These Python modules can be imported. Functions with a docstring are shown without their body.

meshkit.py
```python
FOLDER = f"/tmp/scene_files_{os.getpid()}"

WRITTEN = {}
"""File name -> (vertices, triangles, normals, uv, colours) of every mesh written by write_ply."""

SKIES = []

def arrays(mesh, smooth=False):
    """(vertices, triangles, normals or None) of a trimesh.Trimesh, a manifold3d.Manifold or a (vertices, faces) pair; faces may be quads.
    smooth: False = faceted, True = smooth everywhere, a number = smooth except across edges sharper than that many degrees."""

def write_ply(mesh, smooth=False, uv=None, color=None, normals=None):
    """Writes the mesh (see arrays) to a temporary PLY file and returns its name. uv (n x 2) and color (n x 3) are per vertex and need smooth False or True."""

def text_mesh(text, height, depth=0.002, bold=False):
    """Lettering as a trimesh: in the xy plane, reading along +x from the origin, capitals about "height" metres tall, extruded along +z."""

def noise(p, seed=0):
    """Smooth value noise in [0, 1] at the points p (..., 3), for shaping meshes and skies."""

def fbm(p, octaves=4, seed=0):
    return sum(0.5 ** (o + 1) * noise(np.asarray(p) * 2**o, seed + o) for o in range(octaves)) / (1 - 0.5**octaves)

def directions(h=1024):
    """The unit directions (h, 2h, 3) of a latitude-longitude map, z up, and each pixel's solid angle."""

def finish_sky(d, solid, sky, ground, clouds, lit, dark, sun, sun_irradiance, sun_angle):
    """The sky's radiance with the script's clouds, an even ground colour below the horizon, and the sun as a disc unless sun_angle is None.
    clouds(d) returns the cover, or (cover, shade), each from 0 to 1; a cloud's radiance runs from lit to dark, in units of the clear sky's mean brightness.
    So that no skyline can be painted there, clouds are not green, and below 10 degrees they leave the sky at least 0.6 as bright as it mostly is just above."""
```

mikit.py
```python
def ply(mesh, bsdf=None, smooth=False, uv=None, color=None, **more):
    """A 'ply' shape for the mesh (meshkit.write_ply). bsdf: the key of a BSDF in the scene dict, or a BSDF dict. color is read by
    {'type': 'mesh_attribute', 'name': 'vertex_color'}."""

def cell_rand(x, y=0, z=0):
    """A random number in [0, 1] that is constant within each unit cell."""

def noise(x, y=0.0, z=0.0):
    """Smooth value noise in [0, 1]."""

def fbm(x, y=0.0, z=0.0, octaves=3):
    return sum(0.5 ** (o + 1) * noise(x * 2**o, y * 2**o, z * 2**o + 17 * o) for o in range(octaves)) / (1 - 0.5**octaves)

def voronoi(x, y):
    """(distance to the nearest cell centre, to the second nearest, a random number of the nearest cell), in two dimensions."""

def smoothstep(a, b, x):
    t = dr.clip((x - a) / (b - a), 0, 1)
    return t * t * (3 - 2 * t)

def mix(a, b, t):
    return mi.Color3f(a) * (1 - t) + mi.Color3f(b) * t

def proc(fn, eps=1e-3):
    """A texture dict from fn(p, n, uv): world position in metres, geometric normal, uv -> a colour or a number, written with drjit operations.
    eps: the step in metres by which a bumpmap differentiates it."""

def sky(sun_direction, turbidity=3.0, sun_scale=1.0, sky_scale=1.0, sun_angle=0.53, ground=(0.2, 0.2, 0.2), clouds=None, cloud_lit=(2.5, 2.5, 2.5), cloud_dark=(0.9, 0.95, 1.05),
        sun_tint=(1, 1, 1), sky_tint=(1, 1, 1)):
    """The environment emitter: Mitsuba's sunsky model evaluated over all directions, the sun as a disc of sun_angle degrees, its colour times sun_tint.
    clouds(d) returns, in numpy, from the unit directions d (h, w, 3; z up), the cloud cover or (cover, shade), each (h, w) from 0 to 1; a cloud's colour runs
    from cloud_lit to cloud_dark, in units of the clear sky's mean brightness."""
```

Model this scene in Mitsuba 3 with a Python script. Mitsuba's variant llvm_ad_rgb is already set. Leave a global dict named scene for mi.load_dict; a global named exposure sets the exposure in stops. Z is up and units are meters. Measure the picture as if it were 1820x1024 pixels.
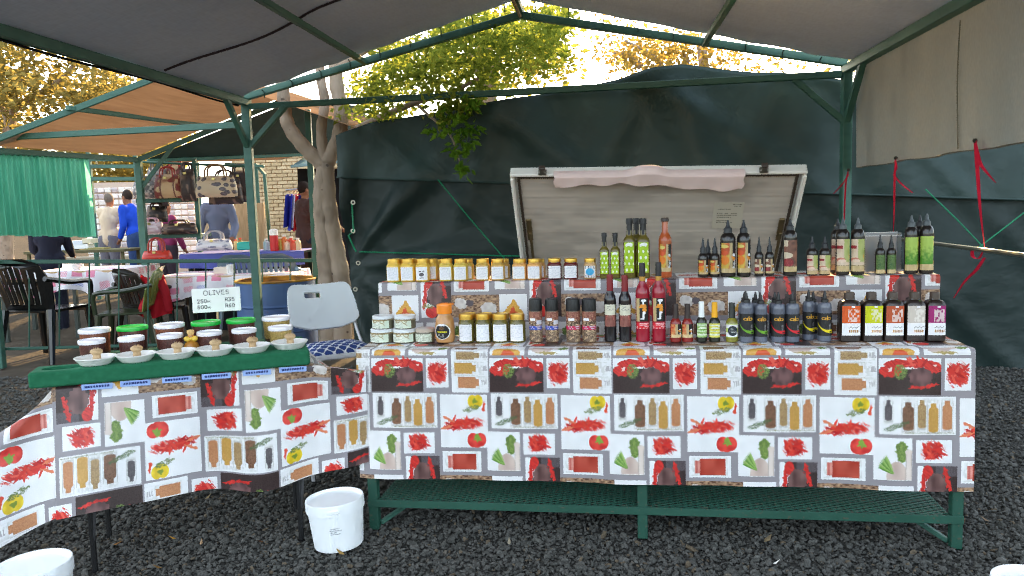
import math, random
import numpy as np, trimesh, manifold3d as m3, drjit as dr, mitsuba as mi
import mikit, meshkit
from mikit import noise, fbm, voronoi, cell_rand, smoothstep, mix

T4 = mi.ScalarTransform4f
scene, labels = {}, {}
rng = np.random.default_rng(7)
random.seed(7)

# ------------------------------------------------------------------ camera, sky, exposure
FPX, PITCH, ROLL, EYE = 1420.75, .099, -.0289, np.array([0, 0, 1.5])
_F = np.array([0, math.cos(PITCH), -math.sin(PITCH)])
_R = np.array([1., 0, 0])
_U = np.cross(_R, _F)
RGT = _R * math.cos(ROLL) + _U * math.sin(ROLL)
UPV = -_R * math.sin(ROLL) + _U * math.cos(ROLL)
scene['camera'] = {'type': 'perspective', 'fov': math.degrees(2 * math.atan(910 / FPX)), 'fov_axis': 'x', 'near_clip': .05, 'far_clip': 400.,
                   'to_world': T4().look_at(origin=EYE.tolist(), target=(EYE + _F).tolist(), up=UPV.tolist())}
SUN = (0.16, 0.88, 0.42)
scene['sky'] = mikit.sky(SUN, turbidity=4, sun_scale=.8, sky_scale=1.0, sun_tint=(1.0, .86, .62), sky_tint=(1.05, 1.0, .94),
                         clouds=lambda d: np.clip(meshkit.fbm(d * 3.0, 3, 5) * 2.2 - .7, 0, .8) * np.clip(d[..., 2] * 4, 0, 1), cloud_lit=(1.6, 1.6, 1.6), cloud_dark=(.9, .95, 1.))
exposure = 4.45


def ray(x, y):
    return _F + (x - 910) / FPX * RGT + (512 - y) / FPX * UPV


def at(x, y, Y):
    """where the sight line of a photo pixel meets the upright plane at distance Y (used to survey positions)"""
    d = ray(x, y)
    return EYE + d * Y / d[1]


def atz(x, y, z):
    d = ray(x, y)
    return EYE + d * (z - 1.5) / d[2]


class Frame:
    """a ground frame: origin, a runs along, b away from the viewer, z up"""
    def __init__(self, ox, oy, ang):
        self.o = np.array([ox, oy, 0.]); self.ang = ang
        self.ex = np.array([math.cos(ang), math.sin(ang), 0]); self.ey = np.array([-math.sin(ang), math.cos(ang), 0])
    def __call__(self, a, b, z): return self.o + self.ex * a + self.ey * b + np.array([0, 0, z])
    def on_b(self, x, y, b):
        d = ray(x, y); t = (b - (EYE - self.o) @ self.ey) / (d @ self.ey); P = EYE + t * d
        return (P - self.o) @ self.ex, P[2]
    def on_z(self, x, y, z):
        P = atz(x, y, z) - self.o
        return P @ self.ex, P @ self.ey
    def T(self, a, b, z, rot=0.): return T4().translate(self(a, b, z).tolist()).rotate([0, 0, 1], math.degrees(self.ang) + rot)
    def map(self, v):
        v = np.asarray(v, float)
        return self.o + v[..., :1] * self.ex + v[..., 1:2] * self.ey + v[..., 2:] * np.array([0, 0, 1.])


# ------------------------------------------------------------------ helpers
def C(r, g, b, k=1.0):
    """an sRGB colour as linear reflectance"""
    c = np.array([r, g, b], float) / 255
    return np.where(c < .04045, c / 12.92, ((c + .055) / 1.055) ** 2.4) * k


used = {}


def uniq(key):
    n = used.get(key, 0); used[key] = n + 1
    return key if n == 0 else f'{key}_{n:03d}'


def thing(name, label, cat, group=None, kind=None):
    if not 4 <= len(label.split()) <= 16: print('LABEL', len(label.split()), label)
    k = uniq(name); labels[k] = {'label': label}
    if cat: labels[k]['category'] = cat
    if group: labels[k]['group'] = group
    if kind: labels[k]['kind'] = kind
    return k


def tri(mesh):
    if hasattr(mesh, 'to_mesh'):
        m = mesh.to_mesh(); return trimesh.Trimesh(m.vert_properties[:, :3].astype(float), m.tri_verts.astype(int), process=False)
    if isinstance(mesh, (tuple, list)):
        v, f = np.asarray(mesh[0], float), np.asarray(mesh[1], int)
        if f.shape[1] == 4: f = np.vstack([f[:, [0, 1, 2]], f[:, [0, 2, 3]]])
        return trimesh.Trimesh(v, f, process=False)
    return mesh


def shp(mesh, bsdf, color=None, smooth=35, uv=None):
    """a ply dict; color is one colour for the whole piece"""
    if uv is not None:
        return mikit.ply(mesh, bsdf, smooth=bool(smooth), uv=uv, **({} if color is None else {'color': np.tile(np.asarray(color, float)[None], (len(uv), 1))}))
    mesh = tri(mesh)
    if color is None: return mikit.ply(mesh, bsdf, smooth=smooth)
    if smooth not in (False, True): mesh = trimesh.graph.smooth_shade(mesh, angle=math.radians(smooth), facet_minarea=None)
    return mikit.ply(mesh, bsdf, smooth=bool(smooth), color=np.tile(np.asarray(color, float)[None], (len(mesh.vertices), 1)))


def part(parent, name, d, T=None, label=None, kind=None):
    k = uniq(f'{parent}__{name}')
    scene[k] = d if T is None else {**d, 'to_world': T}
    if label or kind:
        labels[k] = {}
        if label: labels[k]['label'] = label
        if kind: labels[k]['kind'] = kind
    return k


def single(name, d, label, cat, group=None, T=None, kind=None):
    k = thing(name, label, cat, group, kind); scene[k] = d if T is None else {**d, 'to_world': T}
    return k


def place(parts, name, label, cat, T, group=None):
    """a thing from a prefab: parts = [(path, ply dict)]"""
    k = thing(name, label, cat, group); names = {}
    for path, d in parts:
        holder, _, leaf = path.rpartition('__')
        q = uniq(f'{names.get(holder, k)}__{leaf}'); names[path] = q
        scene[q] = {**d, 'to_world': T}
    return k


def cat(*ms): return trimesh.util.concatenate([tri(m) for m in ms])


def box(sx, sy, sz, c=(0, 0, 0), bev=.003):
    """chamfered box centred at c"""
    h = np.array([sx, sy, sz]) / 2; b = min(bev, h.min() * .45); p = []
    for s in np.ndindex(2, 2, 2):
        s = np.array(s) * 2 - 1
        for k in range(3):
            q = h - b; q[k] = h[k]; p.append(s * q)
    return trimesh.convex.convex_hull(np.array(p) + np.asarray(c))


def beam(p, q, w, h=None, up=(0, 0, 1), bev=.004):
    """a square bar from p to q"""
    p, q = np.asarray(p, float), np.asarray(q, float); d = q - p; L = np.linalg.norm(d); d /= L
    s = np.cross(d, up); s = s / np.linalg.norm(s) if np.linalg.norm(s) > 1e-6 else np.array([1., 0, 0]); u = np.cross(s, d)
    m = box(w, h or w, L, bev=bev); M = np.eye(4); M[:3, 0], M[:3, 1], M[:3, 2], M[:3, 3] = s, u, d, (p + q) / 2
    m.apply_transform(M); return m


def tube(pts, r, sides=8, cap=True):
    p = np.asarray(pts, float); n = len(p); t = np.gradient(p, axis=0); t /= np.linalg.norm(t, axis=1, keepdims=True) + 1e-12
    a = np.cross(t[0], [0, 0, 1.] if abs(t[0][2]) < .9 else [1., 0, 0]); a /= np.linalg.norm(a); A = []
    for i in range(n):
        a = a - t[i] * (a @ t[i]); a /= np.linalg.norm(a) + 1e-12; A.append(a)
    A = np.array(A); B = np.cross(t, A); ang = np.arange(sides) * 2 * np.pi / sides; r = np.broadcast_to(r, (n,))
    v = (p[:, None] + r[:, None, None] * (np.cos(ang)[None, :, None] * A[:, None] + np.sin(ang)[None, :, None] * B[:, None])).reshape(-1, 3)
    i, j = np.meshgrid(np.arange(n - 1), np.arange(sides), indexing='ij'); k = (j + 1) % sides
    q = np.stack([i * sides + j, i * sides + k, (i + 1) * sides + k, (i + 1) * sides + j], -1).reshape(-1, 4)
    f = np.vstack([q[:, [0, 1, 2]], q[:, [0, 2, 3]]])
    if cap:
        v = np.vstack([v, p[0], p[-1]]); e = len(v); j = np.arange(sides); k = (j + 1) % sides
        f = np.vstack([f, np.stack([k, j, j * 0 + e - 2], 1), np.stack([(n - 1) * sides + j, (n - 1) * sides + k, j * 0 + e - 1], 1)])
    return trimesh.Trimesh(v, f, process=False)


def smoothpath(pts, n=8):
    """Catmull-Rom through the points"""
    p = np.asarray(pts, float); p = np.vstack([2 * p[0] - p[1], p, 2 * p[-1] - p[-2]]); out = []
    for i in range(1, len(p) - 2):
        for t in np.linspace(0, 1, n, endpoint=False):
            a, b, c, d = p[i - 1:i + 3]
            out.append(.5 * (2 * b + (c - a) * t + (2 * a - 5 * b + 4 * c - d) * t * t + (3 * b - a - 3 * c + d) * t ** 3))
    out.append(p[-2]); return np.array(out)


def lathe(prof, n=20, sq=1.0, pw=2.0):
    """revolve (r, z) profile; pw > 2 makes the section squarish"""
    ang = (np.arange(n) + .5) * 2 * np.pi / n; c, s = np.cos(ang), np.sin(ang)
    k = 1 / (np.abs(c) ** pw + np.abs(s) ** pw) ** (1 / pw)
    pr = np.asarray(prof, float); m = len(pr)
    v = np.stack([pr[:, None, 0] * (c * k)[None], pr[:, None, 0] * (s * k)[None] * sq, np.broadcast_to(pr[:, None, 1], (m, n))], -1).reshape(-1, 3)
    i, j = np.meshgrid(np.arange(m - 1), np.arange(n), indexing='ij'); j2 = (j + 1) % n
    q = np.stack([i * n + j, i * n + j2, (i + 1) * n + j2, (i + 1) * n + j], -1).reshape(-1, 4)
    f = np.vstack([q[:, [0, 1, 2]], q[:, [0, 2, 3]]])
    return trimesh.Trimesh(v, f[np.linalg.norm(np.cross(v[f[:, 1]] - v[f[:, 0]], v[f[:, 2]] - v[f[:, 0]]), axis=1) > 1e-14], process=False)


def grid(P):
    """a sheet from an (n, m, 3) array of points"""
    n, m = P.shape[:2]; i, j = np.meshgrid(np.arange(n - 1), np.arange(m - 1), indexing='ij')
    q = np.stack([i * m + j, (i + 1) * m + j, (i + 1) * m + j + 1, i * m + j + 1], -1).reshape(-1, 4)
    return P.reshape(-1, 3), np.vstack([q[:, [0, 1, 2]], q[:, [0, 2, 3]]])


def rot(m, ax, deg):
    m = tri(m).copy(); m.apply_transform(trimesh.transformations.rotation_matrix(math.radians(deg), ax)); return m


def mv(m, d):
    m = tri(m).copy(); m.apply_translation(d); return m


# ------------------------------------------------------------------ materials
VC = {'type': 'mesh_attribute', 'name': 'vertex_color'}
def two(d): return {'type': 'twosided', 'bsdf': d}
def prin(col, rough=.6, **k): return two({'type': 'principled', 'base_color': col, 'roughness': rough, **k})
scene['matte'] = prin(VC, .8, specular=.25)
scene['satin'] = prin(VC, .42, specular=.5)
scene['gloss'] = prin(VC, .16, specular=.5, clearcoat=.6, clearcoat_gloss=.9)
scene['metal'] = prin(VC, .34, metallic=.9)
scene['clear'] = {'type': 'thindielectric', 'int_ior': 1.45}
scene['leaf'] = {'type': 'principledthin', 'base_color': VC, 'roughness': .5, 'diff_trans': 1.1, 'spec_trans': 0.}
scene['sheer'] = {'type': 'principledthin', 'base_color': VC, 'roughness': .6, 'diff_trans': .9, 'spec_trans': 0.}


def _paint(p, n, uv):   # chipped green enamel
    k = fbm(p.x * 9, p.y * 9, p.z * 9, 3); c = mix((.012, .062, .042), (.022, .095, .066), k)
    return mix(c, (.10, .07, .045), smoothstep(.80, .86, noise(p.x * 110, p.y * 110, p.z * 90)) * .45)
scene['green_paint'] = prin(mikit.proc(_paint), .45)


def _steel(p, n, uv):   # weathered blue-green galvanised beam
    return mix((.024, .088, .066), (.055, .155, .115), fbm(p.x * 5, p.y * 5, p.z * 14, 3))
scene['canopy_paint'] = prin(mikit.proc(_steel), .5)


def _knit(p, n, uv):    # grey shade netting
    w = noise(uv.x * 260, uv.y * 24) * .6 + noise(uv.x * 20, uv.y * 120) * .4
    st = smoothstep(.45, .8, fbm(uv.x * 2, uv.y * .8, 4., 3))
    return mix((.38, .435, .56), (.475, .54, .67), w) * (1 - .10 * st)
scene['knit'] = {'type': 'principledthin', 'base_color': mikit.proc(_knit), 'roughness': .8, 'diff_trans': .02, 'spec_trans': 0.}


def _knit2(p, n, uv):   # beige-grey side curtain
    w = noise(uv.x * 300, uv.y * 60) * .6 + noise(uv.x * 6, uv.y * 2) * .4
    st = smoothstep(.55, .8, fbm(uv.x * 2.2, uv.y * 1.4, 9., 3))
    return mix((.36, .35, .305), (.46, .445, .39), w) * (1 - .2 * st)
scene['knit_side'] = {'type': 'principledthin', 'base_color': mikit.proc(_knit2), 'roughness': .8, 'diff_trans': .06, 'spec_trans': 0.}


def _tan(p, n, uv):
    return mix((.20, .122, .072), (.28, .176, .106), fbm(uv.x * 3, uv.y * 22, 1., 3))
scene['knit_tan'] = {'type': 'principledthin', 'base_color': mikit.proc(_tan), 'roughness': .8, 'diff_trans': .46, 'spec_trans': 0.}


def _tarp(p, n, uv):
    k = fbm(p.x * 2, p.y * 2, p.z * 2, 3); d = smoothstep(.5, .75, fbm(p.x * 7 + p.z * 4, p.y * 7, p.z * 7, 4))
    weave = .5 + .5 * noise(p.x * 170, p.y * 170, p.z * 170)
    return (mix((.013, .031, .029), (.026, .056, .052), k) + mi.Color3f(.014, .018, .018) * d * .5) * (.8 + .35 * weave)
def _tarpb(p, n, uv):
    return .012 * fbm(p.x * 6 + p.z * 5, p.y * 6, p.z * 9 - p.x * 4, 4)
scene['tarp'] = two({'type': 'bumpmap', 'arbitrary': mikit.proc(_tarpb, 3e-3), 'scale': 1.0,
                     'bsdf': {'type': 'principled', 'base_color': mikit.proc(_tarp), 'roughness': .56, 'specular': .45}})
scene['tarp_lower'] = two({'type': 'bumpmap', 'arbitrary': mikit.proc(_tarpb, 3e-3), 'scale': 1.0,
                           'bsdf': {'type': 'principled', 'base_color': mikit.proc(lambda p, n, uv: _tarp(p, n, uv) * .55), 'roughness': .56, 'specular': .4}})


def _ground(p, n, uv):
    f, s, r = voronoi(p.x * 48, p.y * 48)
    g = mix((.045, .046, .041), (.11, .108, .098), r * .8 + .2 * noise(p.x * 200, p.y * 200)) * (.45 + .55 * smoothstep(0., .35, s - f))
    dirt = mix((.055, .045, .034), (.12, .095, .066), fbm(p.x * 5, p.y * 5, 0., 4))
    far = smoothstep(6.6, 8.4, p.y - .35 * p.x + .8 * noise(p.x * 1.5, p.y * 1.5))
    return mix(g, dirt, far)
def _groundb(p, n, uv):
    f, s, r = voronoi(p.x * 48, p.y * 48)
    return .010 * smoothstep(0., .5, s - f) + .006 * r
scene['ground_mat'] = two({'type': 'bumpmap', 'arbitrary': mikit.proc(_groundb, 1.5e-3), 'scale': 1.0,
                           'bsdf': {'type': 'principled', 'base_color': mikit.proc(_ground), 'roughness': .85, 'specular': .3}})


def _stone(p, n, uv):
    r = uv.x
    c = mix((.058, .059, .053), (.108, .107, .098), r)
    c = mix(c, (.12, .095, .065), smoothstep(.93, .96, uv.y))
    return c * (.7 + .6 * noise(p.x * 150, p.y * 150, p.z * 150))
scene['stone'] = two({'type': 'principled', 'base_color': mikit.proc(_stone), 'roughness': .85, 'specular': .2})


def _bark(p, n, uv):
    b = fbm(p.x * 12, p.y * 12, p.z * 3.5, 4); k = smoothstep(.52, .7, fbm(p.x * 5 + 3, p.y * 5, p.z * 4, 3))
    kn = smoothstep(.90, .94, noise(p.x * 16, p.y * 16, p.z * 16))
    return mix(mix(mix((.27, .20, .145), (.42, .335, .26), b), (.18, .135, .10), k * .6), (.05, .035, .025), kn * .8)
def _barkb(p, n, uv): return .012 * fbm(p.x * 22, p.y * 22, p.z * 9, 4)
scene['bark'] = two({'type': 'bumpmap', 'arbitrary': mikit.proc(_barkb, 2e-3), 'scale': 1.0, 'bsdf': {'type': 'principled', 'base_color': mikit.proc(_bark), 'roughness': .85}})


def _wood(p, n, uv): return mix((.42, .27, .13), (.62, .44, .25), noise(p.x * 60, p.y * 60, p.z * 9))
scene['wood'] = prin(mikit.proc(_wood), .6)

# ------------------------------------------------------------------ ground
def _gsheet():
    a = np.r_[-120, -60, np.arange(-30, -7, 3), np.arange(-7, 7.01, .35), np.arange(9, 31, 3), 60, 120]
    b = np.r_[-60, -20, np.arange(-6, 14.01, .35), np.arange(16, 41, 4), 80, 160]
    X, Y = np.meshgrid(a, b, indexing='ij')
    Z = .03 * (meshkit.fbm(np.stack([X * .5, Y * .5, X * 0], -1), 3, 3) - .5) + .2 * np.clip((Y - 9.9) / 1.1, 0, 1) ** 2 + .06 * np.clip((Y - 12) / 2, 0, 1)
    return grid(np.stack([X, Y, Z - .012], -1))
scene['ground'] = shp(_gsheet(), 'ground_mat', smooth=True)
labels['ground'] = {'label': 'dark crushed stone ground under the market stalls', 'kind': 'structure'}


def gravel():
    """loose stones lying on the near ground, joined: nobody could count them"""
    ico = trimesh.creation.icosahedron(); V0, F0 = ico.vertices, ico.faces
    var = []
    for k in range(24):
        v = V0 * (1 + .42 * (rng.random((12, 1)) - .5)) * np.array([1.25, 1.0, .5]) * (1 + .3 * (rng.random((12, 3)) - .5)); var.append(v)
    var = np.array(var)
    n = 84000; u = rng.random(n); Y = 2.35 + 5.4 * u ** 1.25
    X = (rng.random(n) * 2 - 1) * (.69 * Y + .15)
    keep = (Y < 4.6) | (rng.random(n) < .75); X, Y = X[keep], Y[keep]; n = len(X)
    size = .0068 * np.exp(.36 * rng.standard_normal(n)) * (1 + .05 * Y)
    ax = rng.standard_normal((n, 4)); ax[:, 1:3] *= .35; ax /= np.linalg.norm(ax, axis=1, keepdims=True)
    w, x, y, z = ax.T
    Rm = np.stack([1 - 2 * (y * y + z * z), 2 * (x * y - w * z), 2 * (x * z + w * y), 2 * (x * y + w * z), 1 - 2 * (x * x + z * z), 2 * (y * z - w * x), 2 * (x * z - w * y), 2 * (y * z + w * x), 1 - 2 * (x * x + y * y)], -1).reshape(n, 3, 3)
    v = np.einsum('nij,nkj->nki', Rm, var[rng.integers(0, 24, n)] * size[:, None, None])
    zz = .03 * (meshkit.fbm(np.stack([X * .5, Y * .5, X * 0], -1), 3, 3) - .5) - .006 + .008 * rng.random(n)
    v += np.stack([X, Y, zz], -1)[:, None]
    f = F0[None] + (np.arange(n) * 12)[:, None, None]
    uv = np.repeat(np.stack([rng.random(n), rng.random(n)], -1), 12, axis=0)
    return (v.reshape(-1, 3), f.reshape(-1, 3)), uv
_m, _uv = gravel()
single('gravel', shp(_m, 'stone', uv=_uv, smooth=False), 'loose dark grey crushed stone covering the ground in front of the stall', 'gravel', kind='stuff')


def leaf_mesh(L, w):
    v = np.array([[-L / 2, 0, 0], [-L * .1, w / 2, .15 * w], [L / 2, 0, .02], [-L * .1, -w / 2, .15 * w]]); return v, np.array([[0, 2, 1], [0, 3, 2]])
for i, (px, py, L, c, lab) in enumerate([(210, 968, .05, (120, 78, 30), 'brown dry leaf on the gravel right of the bottom left bucket'), (370, 885, .04, (150, 130, 95), 'pale dry leaf on the gravel under the olive table'), (358, 966, .03, (160, 130, 100), 'small pale leaf on the gravel below the olive table'),
        (605, 984, .05, (150, 120, 66), 'tan dry leaf at the foot of the white bucket'), (306, 958, .035, (170, 120, 40), 'yellow brown leaf on the gravel left of the white bucket'), (463, 965, .04, (96, 60, 30), 'dark brown leaf on the gravel just left of the white bucket'), (520, 920, .05, (80, 48, 30), 'reddish brown leaf under the right leg of the olive table'),
        (1380, 1002, .03, (225, 222, 215), 'white scrap of litter on the gravel below the display table'), (1365, 960, .06, (120, 105, 80), 'long dry leaf under the right half of the mesh shelf'), (905, 965, .035, (150, 140, 120), 'pale leaf on the gravel under the left half of the mesh shelf'), (1750, 925, .04, (120, 100, 80), 'brown leaf on the gravel right of the display table'), (280, 1010, .04, (110, 80, 40), 'brown leaf at the bottom edge near the left bucket')]):
    v, f = leaf_mesh(L, L * .45); m = rot(trimesh.Trimesh(v, f), [0, 0, 1], 50 * i); P = atz(px, py, .014)
    single('litter' if c[0] > 200 else 'fallen_leaf', shp(mv(m, P), 'matte', C(*c), False), lab, 'litter' if c[0] > 200 else 'leaf', None if c[0] > 200 else 'fallen leaves on the gravel')

# ------------------------------------------------------------------ main stall canopy
LT, RT, AP = np.array([-2.53, 7.9, 2.556]), np.array([2.82, 6.75, 2.526]), np.array([.145, 7.3, 3.24])
DV = np.array([math.sin(.1159), math.cos(.1159), 0]); LEN = 5.3
cp = thing('market_canopy', 'gabled stall canopy of grey shade cloth on a green steel frame over the display table', 'canopy')
def bar(name, p, q, w, h=None): return part(cp, name, shp(beam(p, q, w, h), 'canopy_paint'))
for P in (LT, RT, LT - DV * LEN, RT - DV * LEN):
    bar('post', [P[0], P[1], 0], [P[0], P[1], P[2] + .02], .075)
for P in (LT, RT):
    bar('eave_beam', P + DV * .06 + [0, 0, .045], P - DV * (LEN + .06) + [0, 0, .045], .07)
bar('ridge_beam', AP + DV * .06 + [0, 0, .0], AP - DV * (LEN + .06), .06)
for off in (0., LEN):
    for P in (LT, RT):
        bar('rafter', P - DV * off + [0, 0, .09], AP - DV * off + [0, 0, -.035], .062)
    bar('tie_beam', LT - DV * off + [.04, 0, .0], RT - DV * off + [-.04, 0, 0.], .055)
for P, q in ((LT, .46), (RT, .42)):
    M = LT + (AP - LT) * q if P is LT else RT + (AP - RT) * q
    bar('purlin', M + [0, 0, .02], M - DV * LEN + [0, 0, .02], .045)
for P, s in ((LT, 1), (RT, -1)):
    e = (RT - LT) / np.linalg.norm(RT - LT) * s
    bar('brace', P + e * .42 + [0, 0, -.01], P + [0, 0, -.40], .05)
    bar('brace', P - DV * .42 + [0, 0, .03], P + [0, 0, -.40], .05)


def roof(P, A, seed):
    nu, nv = 50, 70; G = np.zeros((nu, nv, 3)); uv = np.zeros((nu, nv, 2))
    for i, s in enumerate(np.linspace(0, 1, nu)):
        for j, t in enumerate(np.linspace(0, 1, nv)):
            back = .075 + .085 * abs(math.sin(s * 17 + seed)) * (1 - .8 * s)     # laced edge, scalloped between the ties
            d = back + t * (LEN - back)
            q = P * (1 - s) + A * s - DV * d
            sag = -.035 * math.sin(math.pi * min(1, s * 2 % 1.0)) * math.sin(math.pi * t) + .012 * math.sin(9 * s + 4 * t * LEN) * t
            lift = .085
            G[i, j] = q + [0, 0, lift + sag]; uv[i, j] = (d, s * 2.8)
    return grid(G), uv.reshape(-1, 2)
for P, nm, sd in ((LT, 'left', 0.), (RT, 'right', 1.3)):
    m, uv = roof(P, AP, sd)
    part(cp, 'roof_cloth', shp(m, 'knit', uv=uv, smooth=True))
# stitched seams of the cloth, hanging as a thin welt under it
for P, d0, d1 in ((LT, 1.55, 1.75),):
    pts = [P * (1 - s) + AP * s - DV * (d0 + (d1 - d0) * s + .05 * math.sin(s * 13)) + [0, 0, .068 - .03 * math.sin(math.pi * min(1, s * 2 % 1.0))] for s in np.linspace(.03, .97, 30)]
    part(cp, 'seam', shp(tube(pts, .009, 6), 'matte', C(58, 50, 58)))
part(cp, 'seam', shp(tube([AP - DV * d + [0, 0, -.05] for d in np.linspace(.0, LEN, 12)], .014, 6), 'matte', C(150, 130, 105)))
part(cp, 'edge_rope', shp(tube([LT - DV * d + [-.03, 0, .004 - .008 * math.sin(d * 3)] for d in np.linspace(.1, LEN, 40)], .009, 6), 'matte', C(26, 26, 28)))
# lacing rings where cloth is tied to rafter
for P in (LT, RT):
    for s in np.linspace(.08, .95, 9):
        q = P + (AP - P) * s + [0, 0, .07]
        part(cp, 'tie', shp(tube([q - DV * .03 + [0, 0, -.06], q - DV * .04, q - DV * .09 + [0, 0, .012]], .005, 5), 'matte', C(40, 60, 50)))

# grey side curtain below the right eave, with ties and the rod
def side_pt(d, z): return np.array([RT[0], RT[1], 0]) - DV * d + [.0, 0, z]
def side():
    nu, nv = 90, 14; G = np.zeros((nu, nv, 3)); uv = np.zeros((nu, nv, 2)); nrm = np.array([DV[1], -DV[0], 0])
    for i, d in enumerate(np.linspace(.06, LEN, nu)):
        for j, t in enumerate(np.linspace(0, 1, nv)):
            z = 2.60 * (1 - t) + (1.755 + .004 * math.sin(d * 7)) * t
            G[i, j] = side_pt(d, z) + nrm * (.055 + t * .02 * math.sin(d * 9) + .003 * t * math.sin(d * 23 + 1)); uv[i, j] = (d, z)
    return grid(G), uv.reshape(-1, 2)
m, uv = side()
sc_ = thing('side_curtain', 'beige grey shade cloth hung along the right side under the eave', 'shade cloth')
part(sc_, 'cloth', shp(m, 'knit_side', uv=uv, smooth=True))
nrm = np.array([DV[1], -DV[0], 0])
part(sc_, 'seam', shp(tube([side_pt(2.06 + .02 * math.sin(z * 5), z) + nrm * .03 for z in np.linspace(1.77, 2.5, 10)], .004, 6), 'matte', C(120, 116, 102)))
part(sc_, 'hem', shp(tube([side_pt(d, 1.757 + .004 * math.sin(d * 7)) + nrm * (.073 + .02 * math.sin(d * 9) + .003 * math.sin(d * 23 + 1)) for d in np.linspace(.06, LEN, 90)], .008, 6), 'matte', C(112, 106, 92)))
single('tie_rod', shp(tube([side_pt(.5, 1.215) + nrm * .02, side_pt(4.9, 1.19) + nrm * .02], .013, 8), 'metal', C(190, 188, 170)), 'thin pale metal rod stretched along the right side below the curtain', 'rod')
RB = C(215, 30, 62)
def side_px(x, y):
    d = ray(x, y); t = ((np.array([RT[0], RT[1], 0]) + nrm * .03 - EYE) @ nrm) / (d @ nrm); return EYE + t * d
def ribbon(pxs, w=.016):
    P = smoothpath([EYE + (side_px(*q) - EYE) * (.965 if q[0] < 1520 else 1.) for q in pxs], 6); n = len(P); G = np.zeros((n, 2, 3))
    for i in range(n):
        a = i * .22; G[i, 0] = P[i] - DV * w * (.85 + .15 * math.cos(a)) / 2 + nrm * w * .12 * math.sin(a); G[i, 1] = P[i] + DV * w * (.85 + .15 * math.cos(a)) / 2 - nrm * w * .12 * math.sin(a)
    return grid(G)
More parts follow.
